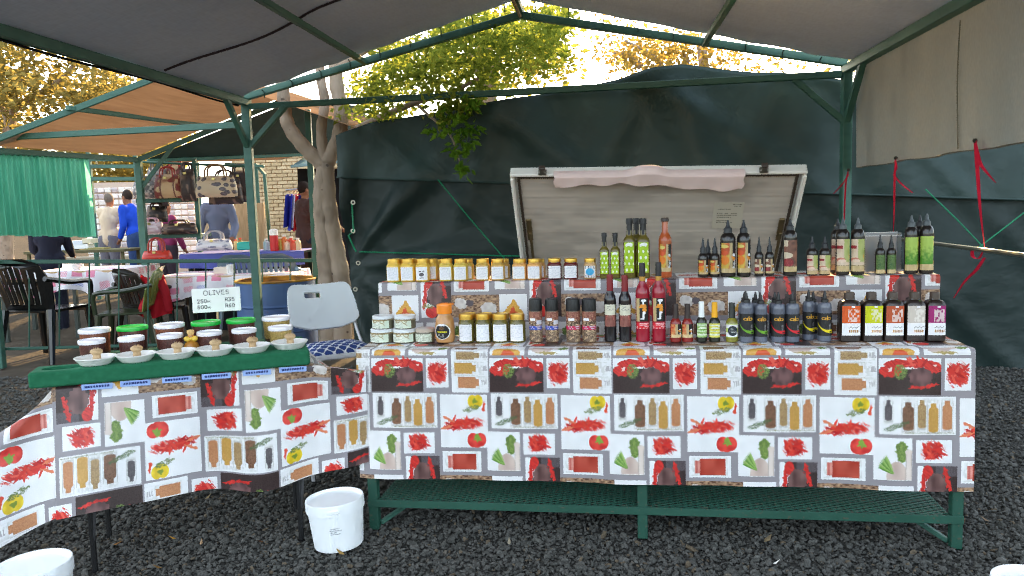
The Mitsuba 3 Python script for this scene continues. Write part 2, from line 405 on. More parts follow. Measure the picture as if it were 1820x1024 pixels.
for lab, runs in (('shortest red ribbon tied to the curtain hem beside the corner post', [[(1508, 302), (1503, 330), (1500, 400), (1497, 480)], [(1509, 310), (1495, 330), (1481, 345)]]),
                  ('middle red ribbon hanging from the hem behind the green label bottles', [[(1592, 281), (1590, 320), (1589, 380), (1587, 430), (1588, 470)], [(1588, 310), (1600, 325), (1622, 343)], [(1591, 285), (1593, 298), (1588, 312)]]),
                  ('longest red ribbon hanging from the curtain hem down to the metal rod', [[(1733, 250), (1737, 300), (1742, 370), (1750, 440)], [(1734, 256), (1742, 290), (1755, 308), (1770, 325)], [(1750, 458), (1735, 480), (1715, 500), (1695, 530)], [(1728, 443), (1729, 456), (1740, 459), (1750, 440)]])):
    k = thing('red_ribbon', lab, 'ribbon')
    for r_ in runs: part(k, 'strip', shp(ribbon(r_, .034 if 'longest' in lab else .028), 'matte', RB, True))
    part(k, 'knot', shp(mv(trimesh.creation.icosphere(1, .013), EYE + (side_px(*runs[0][0]) - EYE) * (.965 if runs[0][0][0] < 1520 else 1.)), 'matte', C(60, 58, 50)))

# ------------------------------------------------------------------ dark green tarpaulin wall behind
TN = np.array([-(LT[1] - RT[1]), -(RT[0] - LT[0]), 0]); TN /= np.linalg.norm(TN)      # towards the viewer
T0 = LT - TN * .42
def tarp_px(x, y):
    d = ray(x, y); t = ((T0 - EYE) @ TN) / (d @ TN); return EYE + t * d
TD = np.array([-TN[1], TN[0], 0]); TD = TD if TD[0] > 0 else -TD
top = [(605, 246), (622, 239), (680, 219), (760, 203), (850, 189), (905, 181), (960, 169), (1030, 158), (1100, 142), (1160, 125), (1215, 117), (1300, 126), (1440, 137), (1520, 150), (1640, 176), (1900, 230)]
tp = np.array([[(tarp_px(*q) - T0) @ TD, tarp_px(*q)[2]] for q in top])
S0, S1 = (tarp_px(618, 400) - T0) @ TD, 8.2
def folds(s, z):
    """depth of the cloth's folds, towards the viewer"""
    a = s - S0; r = math.hypot(a, z - .95); ph = math.atan2(z - .95, a + .02)
    f = .16 * math.exp(-a / 1.2) * (max(0, math.sin(ph * 9 + .6)) ** 1.3) * min(1, r * 1.2)
    u = s * .8 + z * 1.0
    hang = max(0., min(1., (z - .4) / 1.2))
    f += .075 * hang * max(0, math.sin((s * 1.25 + z * .55) * 3.1 + .7 * math.sin(z * 1.3 + s))) ** 2 + .05 * hang * max(0, math.sin((s * 1.7 - z * .8) * 3.0 + 1.2)) ** 3 + .035 * max(0, math.sin((s * .9 + z * 1.1) * 5.3 + 1.6 * math.sin(s * .9))) ** 4
    f += .022 * math.sin(s * 6.5 + .8 * math.sin(z * 2)) + .07 * (meshkit.noise(np.array([s * 1.7, z * 1.4, 3.])) - .5)
    return f
def hem_z(s): return 1.855 - (s - S0) * .066
def tarp_sheet(z0, z1, off, nz):
    ss = np.linspace(S0, S1, 150); G = np.zeros((len(ss), nz, 3))
    for i, s in enumerate(ss):
        a, b = z0(s), z1(s)
        for j, t in enumerate(np.linspace(0, 1, nz)):
            z = a + (b - a) * t
            G[i, j] = T0 + TD * s + TN * (off + folds(s, z)) + [0, 0, z - T0[2] * 1.0]
    return G
ztop = lambda s: float(np.interp(s, tp[:, 0], tp[:, 1]))
tk = thing('tarpaulin', 'dark green tarpaulin wall hanging behind the stall', 'tarpaulin')
G = tarp_sheet(hem_z, ztop, .05, 34)
over = []   # the top is thrown over a frame and falls away behind
for k, (bk, dn) in enumerate([(.05, -.005), (.16, -.03), (.5, -.22), (1.1, -.6)]):
    over.append(G[:, -1] - TN * bk + np.array([0, 0, dn]))
G = np.concatenate([G, np.stack(over, 1)], 1)
part(tk, 'upper_sheet', shp(grid(G), 'tarp', smooth=True))
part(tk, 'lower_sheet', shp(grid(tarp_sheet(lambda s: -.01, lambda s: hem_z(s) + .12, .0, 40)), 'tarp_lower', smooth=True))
part(tk, 'hem', shp(tube([T0 + TD * s + TN * (.055 + folds(s, hem_z(s))) + [0, 0, hem_z(s) - T0[2]] for s in np.linspace(S0, S1, 150)], .010, 6), 'tarp'))
GR = C(20, 130, 90)
def twine(lab, pxs, off=.16, r=.006):
    single('green_twine', shp(tube([tarp_px(*q) + TN * off for q in pxs], r, 5), 'satin', GR), lab, 'twine')
twine('green twine running level across the tarpaulin behind the honey jars', [(650, 446), (760, 449), (905, 453), (1000, 455)])
twine('green twine slanting down the tarpaulin to the left of the open white lid', [(787, 320), (840, 385), (905, 460)])
twine('green twine slanting to the rod right of the green label bottles', [(1635, 337), (1690, 390), (1735, 437), (1700, 438)])
twine('green twine rising from the rod to the right edge', [(1728, 438), (1775, 402), (1835, 355)])
twine('green twine laced down the left edge of the tarpaulin', [(634, 362), (637, 410), (628, 418), (638, 440), (642, 446)], .12, .009)
for q in ((636, 360), (636, 410), (645, 466), (640, 512), (643, 558)):
    part(tk, 'grommet', shp(mv(rot(trimesh.creation.torus(.018, .007, 12, 6), [1, 0, 0], 90), tarp_px(*q) + TN * .12), 'metal', C(190, 185, 170)))

# ------------------------------------------------------------------ printed oilcloth: the print is flat ink, drawn from shapes
def _print(p, n, uv):
    PX, PV = .555, .80
    u = (uv.x - .0585) / PX; X = (u - dr.floor(u)) * PX
    w = (uv.y + .08) / PV; Y = (w - dr.floor(w)) * PV
    g1 = noise(X * 420, Y * 420, 1.); g2 = noise(X * 900, Y * 900, 2.)
    wob = (noise(X * 130, Y * 130, 5.) - .5) * .012
    X2, Y2 = X + wob, Y + (noise(X * 120 + 40, Y * 120, 6.) - .5) * .012
    # chilli texture: two crossing families of thin streaks
    s1 = noise((X * .8 + Y * .6) * 45, (X * .6 - Y * .8) * 330, 3.); s2 = noise((X * .7 - Y * .7) * 330, (X * .7 + Y * .7) * 45, 4.)
    red = mix((.30, .008, .010), (.72, .045, .035), dr.maximum(s1, s2))
    chil = mix(red, (.82, .66, .60), smoothstep(.36, .22, dr.maximum(s1, s2)))
    chil = mix(chil, (.86, .30, .24), smoothstep(.86, .95, dr.maximum(s1, s2)))
    spk = mix((.09, .035, .022), (.30, .16, .09), g1); spk2 = mix((.20, .11, .04), (.52, .36, .18), g1)
    mus = mix((.46, .24, .05), (.60, .36, .10), g1); orb = mix((.42, .17, .07), (.58, .28, .14), g1)
    herb = mix((.05, .10, .02), (.28, .40, .10), noise(X * 300, Y * 300, 8.))
    mort = mix((.50, .37, .32), (.68, .56, .49), noise(X * 30, Y * 12, 9.))
    white = mi.Color3f(.80, .80, .81)
    c = mi.Color3f(.285, .265, .285)

    def rc(x0, x1, y0, y1): return (X > x0) & (X < x1) & (Y > y0) & (Y < y1)
    def rr(x0, x1, y0, y1): return (X2 > x0) & (X2 < x1) & (Y2 > y0) & (Y2 < y1)
    def el(cx, cy, rx, ry, a=0., hard=False):
        ca, sa = math.cos(math.radians(a)), math.sin(math.radians(a)); x, y = ((X if hard else X2) - cx), ((Y if hard else Y2) - cy)
        return dr.square((x * ca + y * sa) / rx) + dr.square((y * ca - x * sa) / ry) < 1
    def bunch(cx, cy, rx, ry, a=0.):
        ca, sa = math.cos(math.radians(a)), math.sin(math.radians(a)); x, y = X - cx, Y - cy
        return dr.sqrt(dr.square((x * ca + y * sa) / rx) + dr.square((y * ca - x * sa) / ry)) - .75 * (dr.maximum(s1, s2) - .62) + .30 * (noise(X * 240, Y * 240, 33.) - .5) < 1
    def on(m, col):
        nonlocal c
        c = dr.select(m, mi.Color3f(col), c)
    rr_ = random.Random(4)
    def chillis(cx, cy, rx, ry, k, L, base=None):
        for _ in range(k):
            t, q = rr_.uniform(0, 6.28), rr_.random() ** .5; a = rr_.uniform(0, 180)
            on(el(cx + rx * q * math.cos(t), cy + ry * q * math.sin(t), L * rr_.uniform(.7, 1.1), .0052, a, True), rr_.choice([(.60, .03, .022), (.42, .012, .014), (.74, .10, .07), (.66, .05, .03), (.52, .02, .02)]))
    panels = [rc(.003, .161, .005, .105), rc(.178, .360, .005, .105), rc(.378, .548, .005, .277), rc(.0, .245, .118, .274), rc(.26, .363, .118, .255), rc(.003, .305, .281, .443), rc(.32, .54, .287, .535),
              rc(-1, .132, .458, .64), rc(.535, 9, .458, .64), rc(.147, .29, .465, .563), rc(.154, .311, .576, .78), rc(.326, .505, .553, .65), rc(.0, .14, .665, .795), rc(.311, .555, .667, .78)]
    m = panels[0]
    for q in panels[1:]: m = m | q
    on(m, white)
    # glassy greys inside the jar pictures
    gl = mix((.62, .62, .60), (.80, .80, .80), noise(X * 160, Y * 60, 12.))
    for a in ((.384, .535, .014, .075), (.392, .54, .082, .128), (.384, .53, .135, .195), (.40, .545, .20, .262), (.022, .056, .285, .40), (.088, .143, .287, .438), (.150, .190, .287, .43), (.191, .240, .287, .44), (.247, .294, .287, .435), (.336, .492, .56, .645)):
        on(rc(*a) & (noise(X * 90, Y * 90, 13.) > .3), gl)
    dark = mix((.030, .016, .016), (.055, .035, .034), g1)
    # piles and mortar (top row)
    on(rc(.003, .161, .005, .105) & el(.08, .112, .065, .062), mix((.62, .30, .04), (.75, .45, .12), g1)); on(rc(.003, .161, .005, .105) & el(.085, .11, .03, .035), (.66, .10, .03))
    on(rc(.178, .36, .005, .105) & el(.235, .065, .055, .028), mort); on(el(.30, .052, .05, .012, 0, True), mort); on(rc(.178, .36, .005, .105) & el(.335, .05, .022, .022), herb); on(el(.26, .094, .05, .006), mix((.3, .2, .06), (.5, .4, .15), g1))
    # four jars lying
    on(rc(.392, .480, .020, .070) | rc(.47, .495, .030, .060), spk); on(rc(.402, .485, .086, .125) | rc(.48, .51, .094, .117), spk2); on(rc(.392, .475, .140, .190) | rc(.47, .492, .150, .180), mus); on(rc(.408, .490, .205, .256) | rc(.48, .505, .215, .246), orb)
    for q in ((.42, .015), (.42, .082), (.42, .134), (.42, .198)): on(rc(.388, .50, q[1], q[1] + .003) & (g2 > .3), (.5, .47, .44))
    for q in (.045, .105, .165, .23): on(rc(.515, .545, q - .012, q + .012) & (noise(X * 300, Y * 60, 40.) > .5), (.45, .43, .44))
    # dark pot with chillies
    on(rc(.0, .245, .165, .274), dark)
    on(rc(.0, .245, .118, .274) & (el(.12, .140, .10, .018) | el(.045, .172, .045, .028) | el(.215, .158, .035, .022) | el(.178, .236, .058, .010, -8)), red)
    on(el(.165, .196, .048, .040), mix((.06, .025, .028), (.20, .10, .10), noise(X * 70, Y * 30, 14.))); on(el(.085, .178, .026, .034) & (g1 > .42), herb); chillis(.12, .135, .09, .010, 9, .026); on(el(.045, .166, .008, .007) | el(.222, .15, .007, .006), (.85, .6, .55))
    # chilli bunches
    on(bunch(.311, .186, .042, .050), chil); chillis(.311, .186, .036, .044, 15, .024); on(bunch(.216, .512, .044, .040), chil); chillis(.216, .512, .038, .034, 15, .024)
    # five standing jars
    def jar(x0, x1, y0, y1, col):
        xc, hw = (x0 + x1) / 2, (x1 - x0) / 2; on(rc(xc - hw * .55, xc + hw * .55, y0 - .004, y0 + .03) | (rc(x0, x1, y0 + .022, y1 - .006) | el(xc, y1 - .008, hw, .008, 0, True)) | el(xc, y0 + .026, hw, .014, 0, True), col)
        on(rc(x0 - .004, x1 + .004, y1, y1 + .007) & (g2 > .4), (.45, .43, .40)); on((rc(x0 - .005, x0 - .002, y0, y1) | rc(x1 + .002, x1 + .005, y0, y1)) & (g2 > .25), (.50, .48, .46))
    jar(.025, .053, .300, .385, mix((.05, .045, .05), (.17, .15, .16), g1)); jar(.094, .138, .308, .425, spk); jar(.154, .186, .298, .415, spk2); jar(.196, .236, .312, .432, mus); jar(.252, .290, .302, .422, orb)
    on(el(.07, .408, .055, .012, -22) & (g1 > .35), mix((.03, .06, .02), (.16, .22, .09), g2)); on(rc(.1, .3, .432, .438) & (g2 > .5), (.2, .18, .05))
    # peppers
    on(el(.472, .318, .022, .030, 0, True) | el(.498, .316, .022, .029, 0, True) | el(.485, .322, .024, .030, 0, True), mix((.62, .42, .01), (.86, .68, .05), noise(X * 60, Y * 60, 15.))); on(el(.483, .318, .013, .012), (.20, .26, .03)); on(el(.465, .352, .040, .014, -15) & (g1 > .4), mix((.04, .06, .02), (.20, .26, .08), g1)); on(el(.524, .338, .007, .026, 10), (.70, .08, .04))
    on(bunch(.432, .425, .084, .026, -6), chil); chillis(.43, .425, .075, .02, 13, .030); on(el(.36, .405, .03, .006, 25) | el(.35, .44, .03, .005, -15), (.70, .20, .10))
    on(el(.470, .500, .026, .034, 0, True) | el(.505, .498, .026, .032, 0, True) | el(.487, .506, .03, .03, 0, True), mix((.52, .02, .02), (.80, .08, .06), noise(X * 50, Y * 50, 16.))); on(el(.488, .490, .010, .020) | el(.488, .495, .018, .008), (.22, .34, .05))
    # mortar with herbs
    on(el(.092, .515, .024, .048), herb); on(el(.072, .628, .042, .070, 0, True) & (Y < .638), mort); on(rc(.106, .131, .52, .638), (.45, .38, .33)); on(rc(.109, .128, .52, .638) | el(.118, .516, .015, .011, 0, True), mix((.66, .55, .49), (.82, .75, .69), noise(X * 90, Y * 10, 17.)))
    for q in range(9): on(el(.026 + .002 * q, .566 + .004 * (8 - q) , .036, .0042, 24 + 5.5 * q, True), ((.10, .24, .035), (.20, .36, .07), (.32, .46, .14))[q % 3])
    # dark tomato picture
    dk = rc(.172, .311, .576, .78) | (rc(.154, .311, .66, .78))
    on(dk & (X > .185 + .06 * (noise(Y * 40, 3.) - .3)), dark); on(rc(.225, .311, .576, .62), mix((.06, .045, .05), (.12, .1, .11), g1))
    on(el(.195, .603, .021, .030, 0, True), red); on(rc(.154, .311, .576, .78) & (el(.272, .632, .011, .058, -14) | el(.175, .672, .010, .075, 6)), red)
    on(el(.228, .662, .040, .056), mix((.07, .03, .03), (.22, .12, .11), noise(X * 60, Y * 30, 20.))); on(el(.208, .752, .032, .030, 0, True), red); on(el(.19, .722, .026, .014) & (g1 > .4), herb)
    # red jar
    on(rc(.372, .482, .566, .640), mix((.36, .035, .02), (.52, .09, .06), noise(X * 40, Y * 14, 21.))); on(rc(.350, .374, .574, .632), mix((.45, .08, .06), (.75, .35, .30), noise(X * 120, Y * 30, 22.)))
    # spices and second pile
    sp = mix((.07, .03, .018), (.52, .33, .20), noise(X * 110, Y * 190, 23.)); on(rc(.311, .555, .667, .78), sp); on(rc(.311, .555, .667, .78) & (el(.36, .71, .035, .028) | el(.50, .735, .04, .03)), mix((.50, .45, .42), (.74, .70, .66), noise(X * 60, Y * 60, 24.)))
    on(el(.405, .705, .02, .018), (.1, .08, .09))
    on(rc(.02, .125, .68, .79) & (dr.abs(X2 - .072) < (Y2 - .69) * .75) & (Y2 < .765), mix((.62, .28, .03), (.78, .48, .10), g1)); on(rc(.02, .125, .68, .79) & (dr.abs(X2 - .068) < (Y2 - .725) * .62) & (Y2 < .78), (.66, .10, .03))
    # weave and slight unevenness of the ink
    return c * (.93 + .07 * noise(uv.x * 25, uv.y * 25, 30.)) * (.96 + .08 * g2)
scene['oilcloth'] = prin(mikit.proc(_print), .34, specular=.45)

# ------------------------------------------------------------------ display table
TH = .1539
TB = Frame(1.8892 - 2.639 * math.cos(TH), 3.2573 + 2.639 * math.sin(TH), -TH)
LN, TZ = 2.639, .862
dt = thing('display_table', 'long green steel market table with a mesh shelf near the ground', 'table')
W = lambda m: TB.map(np.asarray(tri(m).vertices))
def tbm(m):
    m = tri(m).copy(); m.vertices = TB.map(m.vertices); return m
for a in (.025, LN / 2 - .03, LN - .025):
    part(dt, 'leg', shp(tbm(box(.045, .045, TZ - .03, (a, .045, (TZ - .03) / 2 - .005))), 'green_paint'))
    part(dt, 'leg', shp(tbm(box(.045, .045, TZ - .03, (a, .66, (TZ - .03) / 2 - .005))), 'green_paint'))
part(dt, 'tabletop', shp(tbm(box(LN - .01, .70, .026, (LN / 2, .36, TZ - .017))), 'green_paint'))
SZ = .142
part(dt, 'shelf_edge', shp(tbm(box(LN - .004, .006, .036, (LN / 2, .0190, SZ - .014))), 'green_paint'))
part(dt, 'shelf_edge', shp(tbm(box(LN - .1, .006, .036, (LN / 2, .640, SZ - .014))), 'green_paint'))
bars = []
st = .058
for k in np.arange(-.5, LN + .5, st):       # expanded metal: two families of slanting strands
    for sg in (1, -1):
        a0, a1, b0, b1 = k, k + sg * 1.18, .024, .636
        t0, t1 = sorted([(0.052 - a0) / (a1 - a0), (LN - .052 - a0) / (a1 - a0)]); t0, t1 = max(0, t0), min(1, t1)
        if t1 - t0 < .01: continue
        q = lambda t: [a0 + (a1 - a0) * t, b0 + (b1 - b0) * t, SZ + .001 * sg]
        bars.append(beam(q(t0), q(t1), .0095, .004, bev=.001))
part(dt, 'mesh_shelf', shp(tbm(cat(*bars)), 'green_paint', smooth=False))
for b in (.16, .33, .5):
    part(dt, 'shelf_bearer', shp(tbm(box(LN - .1, .03, .012, (LN / 2, b, SZ - .012))), 'green_paint'))
for a, s in ((.05, 1), (LN - .05, -1)):
    part(dt, 'brace', shp(tbm(beam([a, .055, .02], [a + s * .19, .28, SZ - .03], .022, .022)), 'canopy_paint'))


def cloth_profile(bback, z, drop, r=.016, ns=10, nd=26):
    """(b, z, run) along a table cloth: from the back over the front edge and down"""
    pts = [(bback * (1 - t), z, -(bback * (1 - t))) for t in np.linspace(0, 1, ns)]
    pts = [q for q in pts if q[0] > r]
    for k in range(5):
        a = k / 4 * math.pi / 2; pts.append((r - r * math.sin(a), z - r + r * math.cos(a), -r + r * a * 1.27))
    w0 = pts[-1][2]
    for t in np.linspace(0, 1, nd)[1:]: pts.append((0., z - r - (drop - r) * t, w0 + (drop - r) * t))
    return pts


def drape(frame, a0, a1, prof, na, wave, uvf, tilt=None):
    G = np.zeros((na, len(prof), 3)); uv = np.zeros((na, len(prof), 2))
    for i, a in enumerate(np.linspace(a0, a1, na)):
        for j, (b, z, w) in enumerate(prof):
            d = max(0, w); k = wave(a, d)
            G[i, j] = frame(a + (tilt(a, d) if tilt else 0), b - k, z + .0015 * math.sin(a * 31 + b * 40) * (d == 0)); uv[i, j] = uvf(a, w)
    return grid(G), uv.reshape(-1, 2)
def wave_main(a, d):
    return d * .010 + min(1, d / .5) * (.009 * math.sin(a * 5.2 + 1) + .006 * math.sin(a * 11.3)) + .003 * math.exp(-((d - .235) / .006) ** 2) + .0025 * math.sin(a * 23 + d * 9) * min(1, d * 4) + sum(.003 * math.exp(-abs(a - q) / .012) for q in (.33, .88, 1.42, 1.96, 2.5)) * min(1, d * 8)
ZC = .868
tc = thing('tablecloth', 'white and grey oilcloth printed with spice and chilli pictures over the long display table', 'tablecloth')
m, uv = drape(TB, -.014, LN + .018, cloth_profile(.42, ZC, .606), 320, wave_main, lambda a, w: (a, w), tilt=lambda a, d: .02 * d * (a - LN / 2) / LN)
part(tc, 'front', shp(m, 'oilcloth', uv=uv, smooth=True))
for a, s in ((-.014, -1), (LN + .018, 1)):     # the ends hang down beside the table
    G = np.zeros((14, 12, 3)); uv = np.zeros((14, 12, 2))
    for i, b in enumerate(np.linspace(.016, .42, 14)):
        for j, d in enumerate(np.linspace(0, .42, 12)):
            G[i, j] = TB(a + s * (.003 + .02 * d * (1 + .4 * math.sin(b * 20))), b + .03 * d, ZC - .002 - d); uv[i, j] = (a + s * d, -b)
    part(tc, 'end_flap', shp(grid(G), 'oilcloth', uv=uv.reshape(-1, 2), smooth=True))

# raised shelf at the back of the table with its own cloth
RZ, RBk = 1.142, .40
ds = thing('display_riser', 'raised wooden shelf standing on the back of the display table under a printed cloth', 'shelf')
part(ds, 'board', shp(tbm(box(2.66, .30, .02, (1.315, RBk + .165, RZ - .014))), 'wood'))
for a in (.02, .9, 1.75, 2.6):
    part(ds, 'support', shp(tbm(box(.03, .26, RZ - .026 - TZ, (a, RBk + .17, (RZ - .026 + TZ) / 2 + .002))), 'wood'))
tc2 = thing('tablecloth', 'printed oilcloth covering the raised shelf behind the bottles', 'tablecloth')
pr2 = [(b + RBk, z, w) for b, z, w in cloth_profile(.33, RZ, RZ - ZC - .004, .012, 8, 14)]
m, uv = drape(TB, -.025, 2.655, pr2, 110, lambda a, d: .004 * math.sin(a * 7) * min(1, d * 5) + d * .01, lambda a, w: (a + .015, w + .52))
part(tc2, 'front', shp(m, 'oilcloth', uv=uv, smooth=True))
for a, s in ((-.025, -1), (2.655, 1)):
    G = np.zeros((10, 8, 3)); uv = np.zeros((10, 8, 2))
    for i, b in enumerate(np.linspace(.012, .33, 10)):
        for j, d in enumerate(np.linspace(0, RZ - ZC - .006, 8)):
            G[i, j] = TB(a + s * (.003 + .02 * d), RBk + b, RZ - .001 - d); uv[i, j] = (a + s * d, .5 - b)
    part(tc2, 'end_flap', shp(grid(G), 'oilcloth', uv=uv.reshape(-1, 2), smooth=True))

# ------------------------------------------------------------------ white trailer box with its lid propped open
def _panel(p, n, uv):
    b = noise(uv.y * 60, uv.x * 2.); s = smoothstep(.5, .8, fbm(uv.x * 4, uv.y * 9, 2., 3))
    return mix((.50, .43, .365), (.60, .525, .45), b) * (1 - .22 * s)
scene['lid_panel'] = prin(mikit.proc(_panel), .5)
tl, tr, bl, br = at(897, 304, 4.50), at(1424, 298, 4.28), at(931, 500, 5.06), at(1386, 492, 4.90)
LU = tr - tl; LWd = np.linalg.norm(LU); LU /= LWd
LV = (tl + tr) / 2 - (bl + br) / 2; LV -= LU * (LV @ LU); LHt = np.linalg.norm(LV); LV /= LHt; LNn = np.cross(LU, LV); LNn *= -1 if LNn[1] > 0 else 1
LO = (bl + br) / 2 - LU * LWd / 2
def lidp(u, v, n): return LO + LU * u + LV * v + LNn * n
def lidm(m):
    m = tri(m).copy(); v = np.asarray(m.vertices); m.vertices = LO + v[:, :1] * LU + v[:, 1:2] * LV + v[:, 2:] * LNn; return m
tb_ = thing('trailer_box', 'white metal trailer box with its lid propped open behind the raised shelf', 'storage box')
c0 = lidp(LWd / 2, 0, 0); boxang = math.atan2(LU[1], LU[0]); BX = Frame(c0[0], c0[1], boxang)
def bxm(m):
    m = tri(m).copy(); m.vertices = BX.map(m.vertices); return m
bz = c0[2] - .01
part(tb_, 'body', shp(bxm(cat(box(LWd, .02, bz - .4, (0, -.50, (bz + .4) / 2)), box(LWd, .02, bz - .4, (0, .05, (bz + .4) / 2)), box(.02, .53, bz - .4, (-LWd / 2 + .01, -.225, (bz + .4) / 2)), box(.02, .53, bz - .4, (LWd / 2 - .01, -.225, (bz + .4) / 2)), box(LWd - .04, .53, .02, (0, -.225, .42)))), 'satin', C(226, 224, 216)))
for s in (-1, 1):
    part(tb_, 'wheel', shp(bxm(mv(rot(cat(lathe([(0, -.08), (.12, -.08), (.25, -.07), (.28, -.03), (.28, .03), (.25, .07), (.12, .08), (0, .08)], 24)), [0, 1, 0], 90), (s * (LWd / 2 - .14), -.2, .28))), 'satin', C(25, 25, 26)))
part(tb_, 'chassis', shp(bxm(cat(box(LWd - .5, .05, .06, (0, -.2, .36)), box(LWd - .1, .05, .05, (0, -.2, .28)))), 'satin', C(60, 62, 62)))
lid = uniq(f'{tb_}__lid'); 
ribs = np.linspace(.03, LHt - .03, 60); G = np.zeros((2, 60, 3)); uvp = np.zeros((2, 60, 2))
for i, u in enumerate((.035, LWd - .035)):
    for j, v in enumerate(ribs): G[i, j] = lidp(u, v, -.004 + .0012 * (abs((v / .092) % 1 - .5) < .08)); uvp[i, j] = (u, v)
scene[lid] = shp(grid(G), 'lid_panel', uv=uvp.reshape(-1, 2), smooth=False)
fr = C(236, 232, 222)
part(lid, 'outer_skin', shp(lidm(box(LWd, LHt, .012, (LWd / 2, LHt / 2, -.022))), 'satin', C(225, 224, 218)))
for nm, m in (('rim', box(LWd, .020, .055, (LWd / 2, LHt - .010, .006), .005)), ('rim', box(LWd - .06, .03, .075, (LWd / 2, .015, .012), .006)), ('rim', box(.020, LHt - .06, .06, (.010, LHt / 2, .008), .005)), ('rim', box(.020, LHt - .06, .06, (LWd - .010, LHt / 2, .008), .005))):
    part(lid, nm, shp(lidm(m), 'satin', fr))
for m in (box(LWd - .09, .014, .02, (LWd / 2, LHt - .042, .004)), box(.014, LHt - .08, .02, (.043, LHt / 2, .004)), box(.014, LHt - .08, .02, (LWd - .043, LHt / 2, .004))):
    part(lid, 'seal', shp(lidm(m), 'satin', C(62, 52, 42)))
for u in (.115 * LWd, .857 * LWd):
    l_ = part(lid, 'latch', shp(lidm(cat(box(.045, .022, .03, (u, LHt + .012, .03)), box(.028, .03, .024, (u, LHt + .03, .034)))), 'metal', C(150, 145, 135)))
    part(l_, 'latch_knob', shp(lidm(box(.034, .014, .03, (u, LHt + .047, .034))), 'satin', C(70, 60, 52)))
for u in (.075, LWd - .075):
    part(lid, 'bracket', shp(lidm(cat(box(.03, .17, .012, (u, LHt * .5, .012)), box(.016, .32, .01, (u + .004, LHt * .30, .022)))), 'metal', C(128, 110, 80)))
pp = thing('paper_notice', 'faded paper notice taped inside the open white lid', 'notice')
P0, P1 = 1.135 / 1.62 * LWd, LHt * .50
part(pp, 'sheet', shp(lidm(box(.165, .20, .0015, (P0 + .10, P1 + .10, .0025), .0002)), 'matte', C(196, 186, 168)))
ln = []
for k, (x0, x1, y) in enumerate([(.12, .17, .185), (.13, .165, .172), (.04, .11, .15), (.04, .07, .115), (.08, .10, .115), (.115, .15, .115), (.04, .15, .10), (.04, .12, .085), (.04, .10, .06), (.04, .13, .045)]):
    ln.append(box(x1 - x0, .004, .0006, (P0 + (x0 + x1) / 2, P1 + y, .0038), .0001))
part(pp, 'printing', shp(lidm(cat(*ln)), 'matte', C(118, 108, 96), False))
# pink rag over the top edge of the lid
def rag():
    nu, nv = 70, 16; G = np.zeros((nu, nv, 3))
    for i, t in enumerate(np.linspace(0, 1, nu)):
        u = LWd * (.155 + t * .640); lo = .075 + .03 * smooth_(.55, .85, t) - .018 * math.exp(-((t - .32) / .2) ** 2) + .008 * math.sin(t * 30)
        hump = .035 * math.exp(-((t - .50) / .085) ** 4)
        for j, s in enumerate(np.linspace(0, 1, nv)):
            if s < .3: q = (LHt + .006 + hump * math.sin(s / .3 * math.pi / 2) - (.3 - s) * .25, -.035 + s / .3 * .04)
            elif s < .45: q = (LHt + .006 + hump * math.cos((s - .3) / .15 * math.pi / 2 * .6), .005 + (s - .3) / .15 * .05)
            else: q = (LHt + .004 + hump * .59 * (1 - (s - .45) / .55) - (s - .45) / .55 * lo, .055 + .006 * math.sin(t * 40 + s * 3) * (s - .45) + .006)
            G[i, j] = lidp(u + .004 * math.sin(j + i * .3), q[0], q[1])
    return grid(G)
def smooth_(a, b, x):
    t = min(1, max(0, (x - a) / (b - a))); return t * t * (3 - 2 * t)
single('rag', shp(rag(), 'matte', C(242, 216, 208), True), 'pale pink rag draped over the top edge of the open lid', 'cloth')

# ------------------------------------------------------------------ olive table on the left
A_, B_ = atz(97, 688, .825), atz(640, 641, .825)
T2 = Frame(A_[0], A_[1], math.atan2(B_[1] - A_[1], B_[0] - A_[0])); L2 = np.linalg.norm((B_ - A_)[:2]); Z2 = .825
def t2m(m):
    m = tri(m).copy(); m.vertices = T2.map(m.vertices); return m
ft = thing('folding_table', 'folding table with thin black legs holding the olive tubs', 'table')
part(ft, 'tabletop', shp(t2m(box(L2 - .21, .50, .03, ((L2 - .21) / 2, .26, Z2 - .019))), 'satin', C(200, 200, 195)))
for a, s in ((.08, 1), (L2 - .30, 1)):
    part(ft, 'leg', shp(t2m(tube([[a, .06, Z2 - .03], [a, .06, .42], [a + .0, .07, -.01]], .012, 8)), 'satin', C(24, 24, 26)))
    part(ft, 'leg', shp(t2m(tube([[a, .46, Z2 - .03], [a, .46, -.01]], .012, 8)), 'satin', C(24, 24, 26)))
    part(ft, 'leg_stay', shp(t2m(tube([[a + .055, .055, .50], [a + .03, .06, .40], [a + .0, .065, .10]], .008, 6)), 'satin', C(60, 60, 62)))
def wave_left(a, d): return d * (.06 + .07 * math.sin(a * 3.6 + 1.1)) + min(1, d / .4) * (.026 * math.sin(a * 8.2 + .5) + .012 * math.sin(a * 17)) 
UVL = lambda a, w: (.372 - a, .645 - w)
tc3 = thing('tablecloth', 'spice print oilcloth hanging crooked over the olive table', 'tablecloth')
prof = cloth_profile(.50, Z2, .525)
m, uv = drape(T2, -.01, L2 + .03, prof, 90, wave_left, UVL, tilt=lambda a, d: -.02 * d)
ab2 = (m[0] - T2.o) @ np.stack([T2.ex, T2.ey], 1)          # beyond the table end the loose corner slips off the top
sl_ = np.clip((ab2[:, 0] - (L2 - .215)) / .07, 0, 1); tp_ = np.clip(ab2[:, 1], 0, None) * (m[0][:, 2] > Z2 - .02)
m[0][:, :2] -= (tp_ * sl_)[:, None] * T2.ey[:2]; m[0][:, 2] -= .055 * np.clip((ab2[:, 0] - (L2 - .215)) / .24, 0, 1) * np.clip(1 - (Z2 - m[0][:, 2]) / .2, 0, 1)
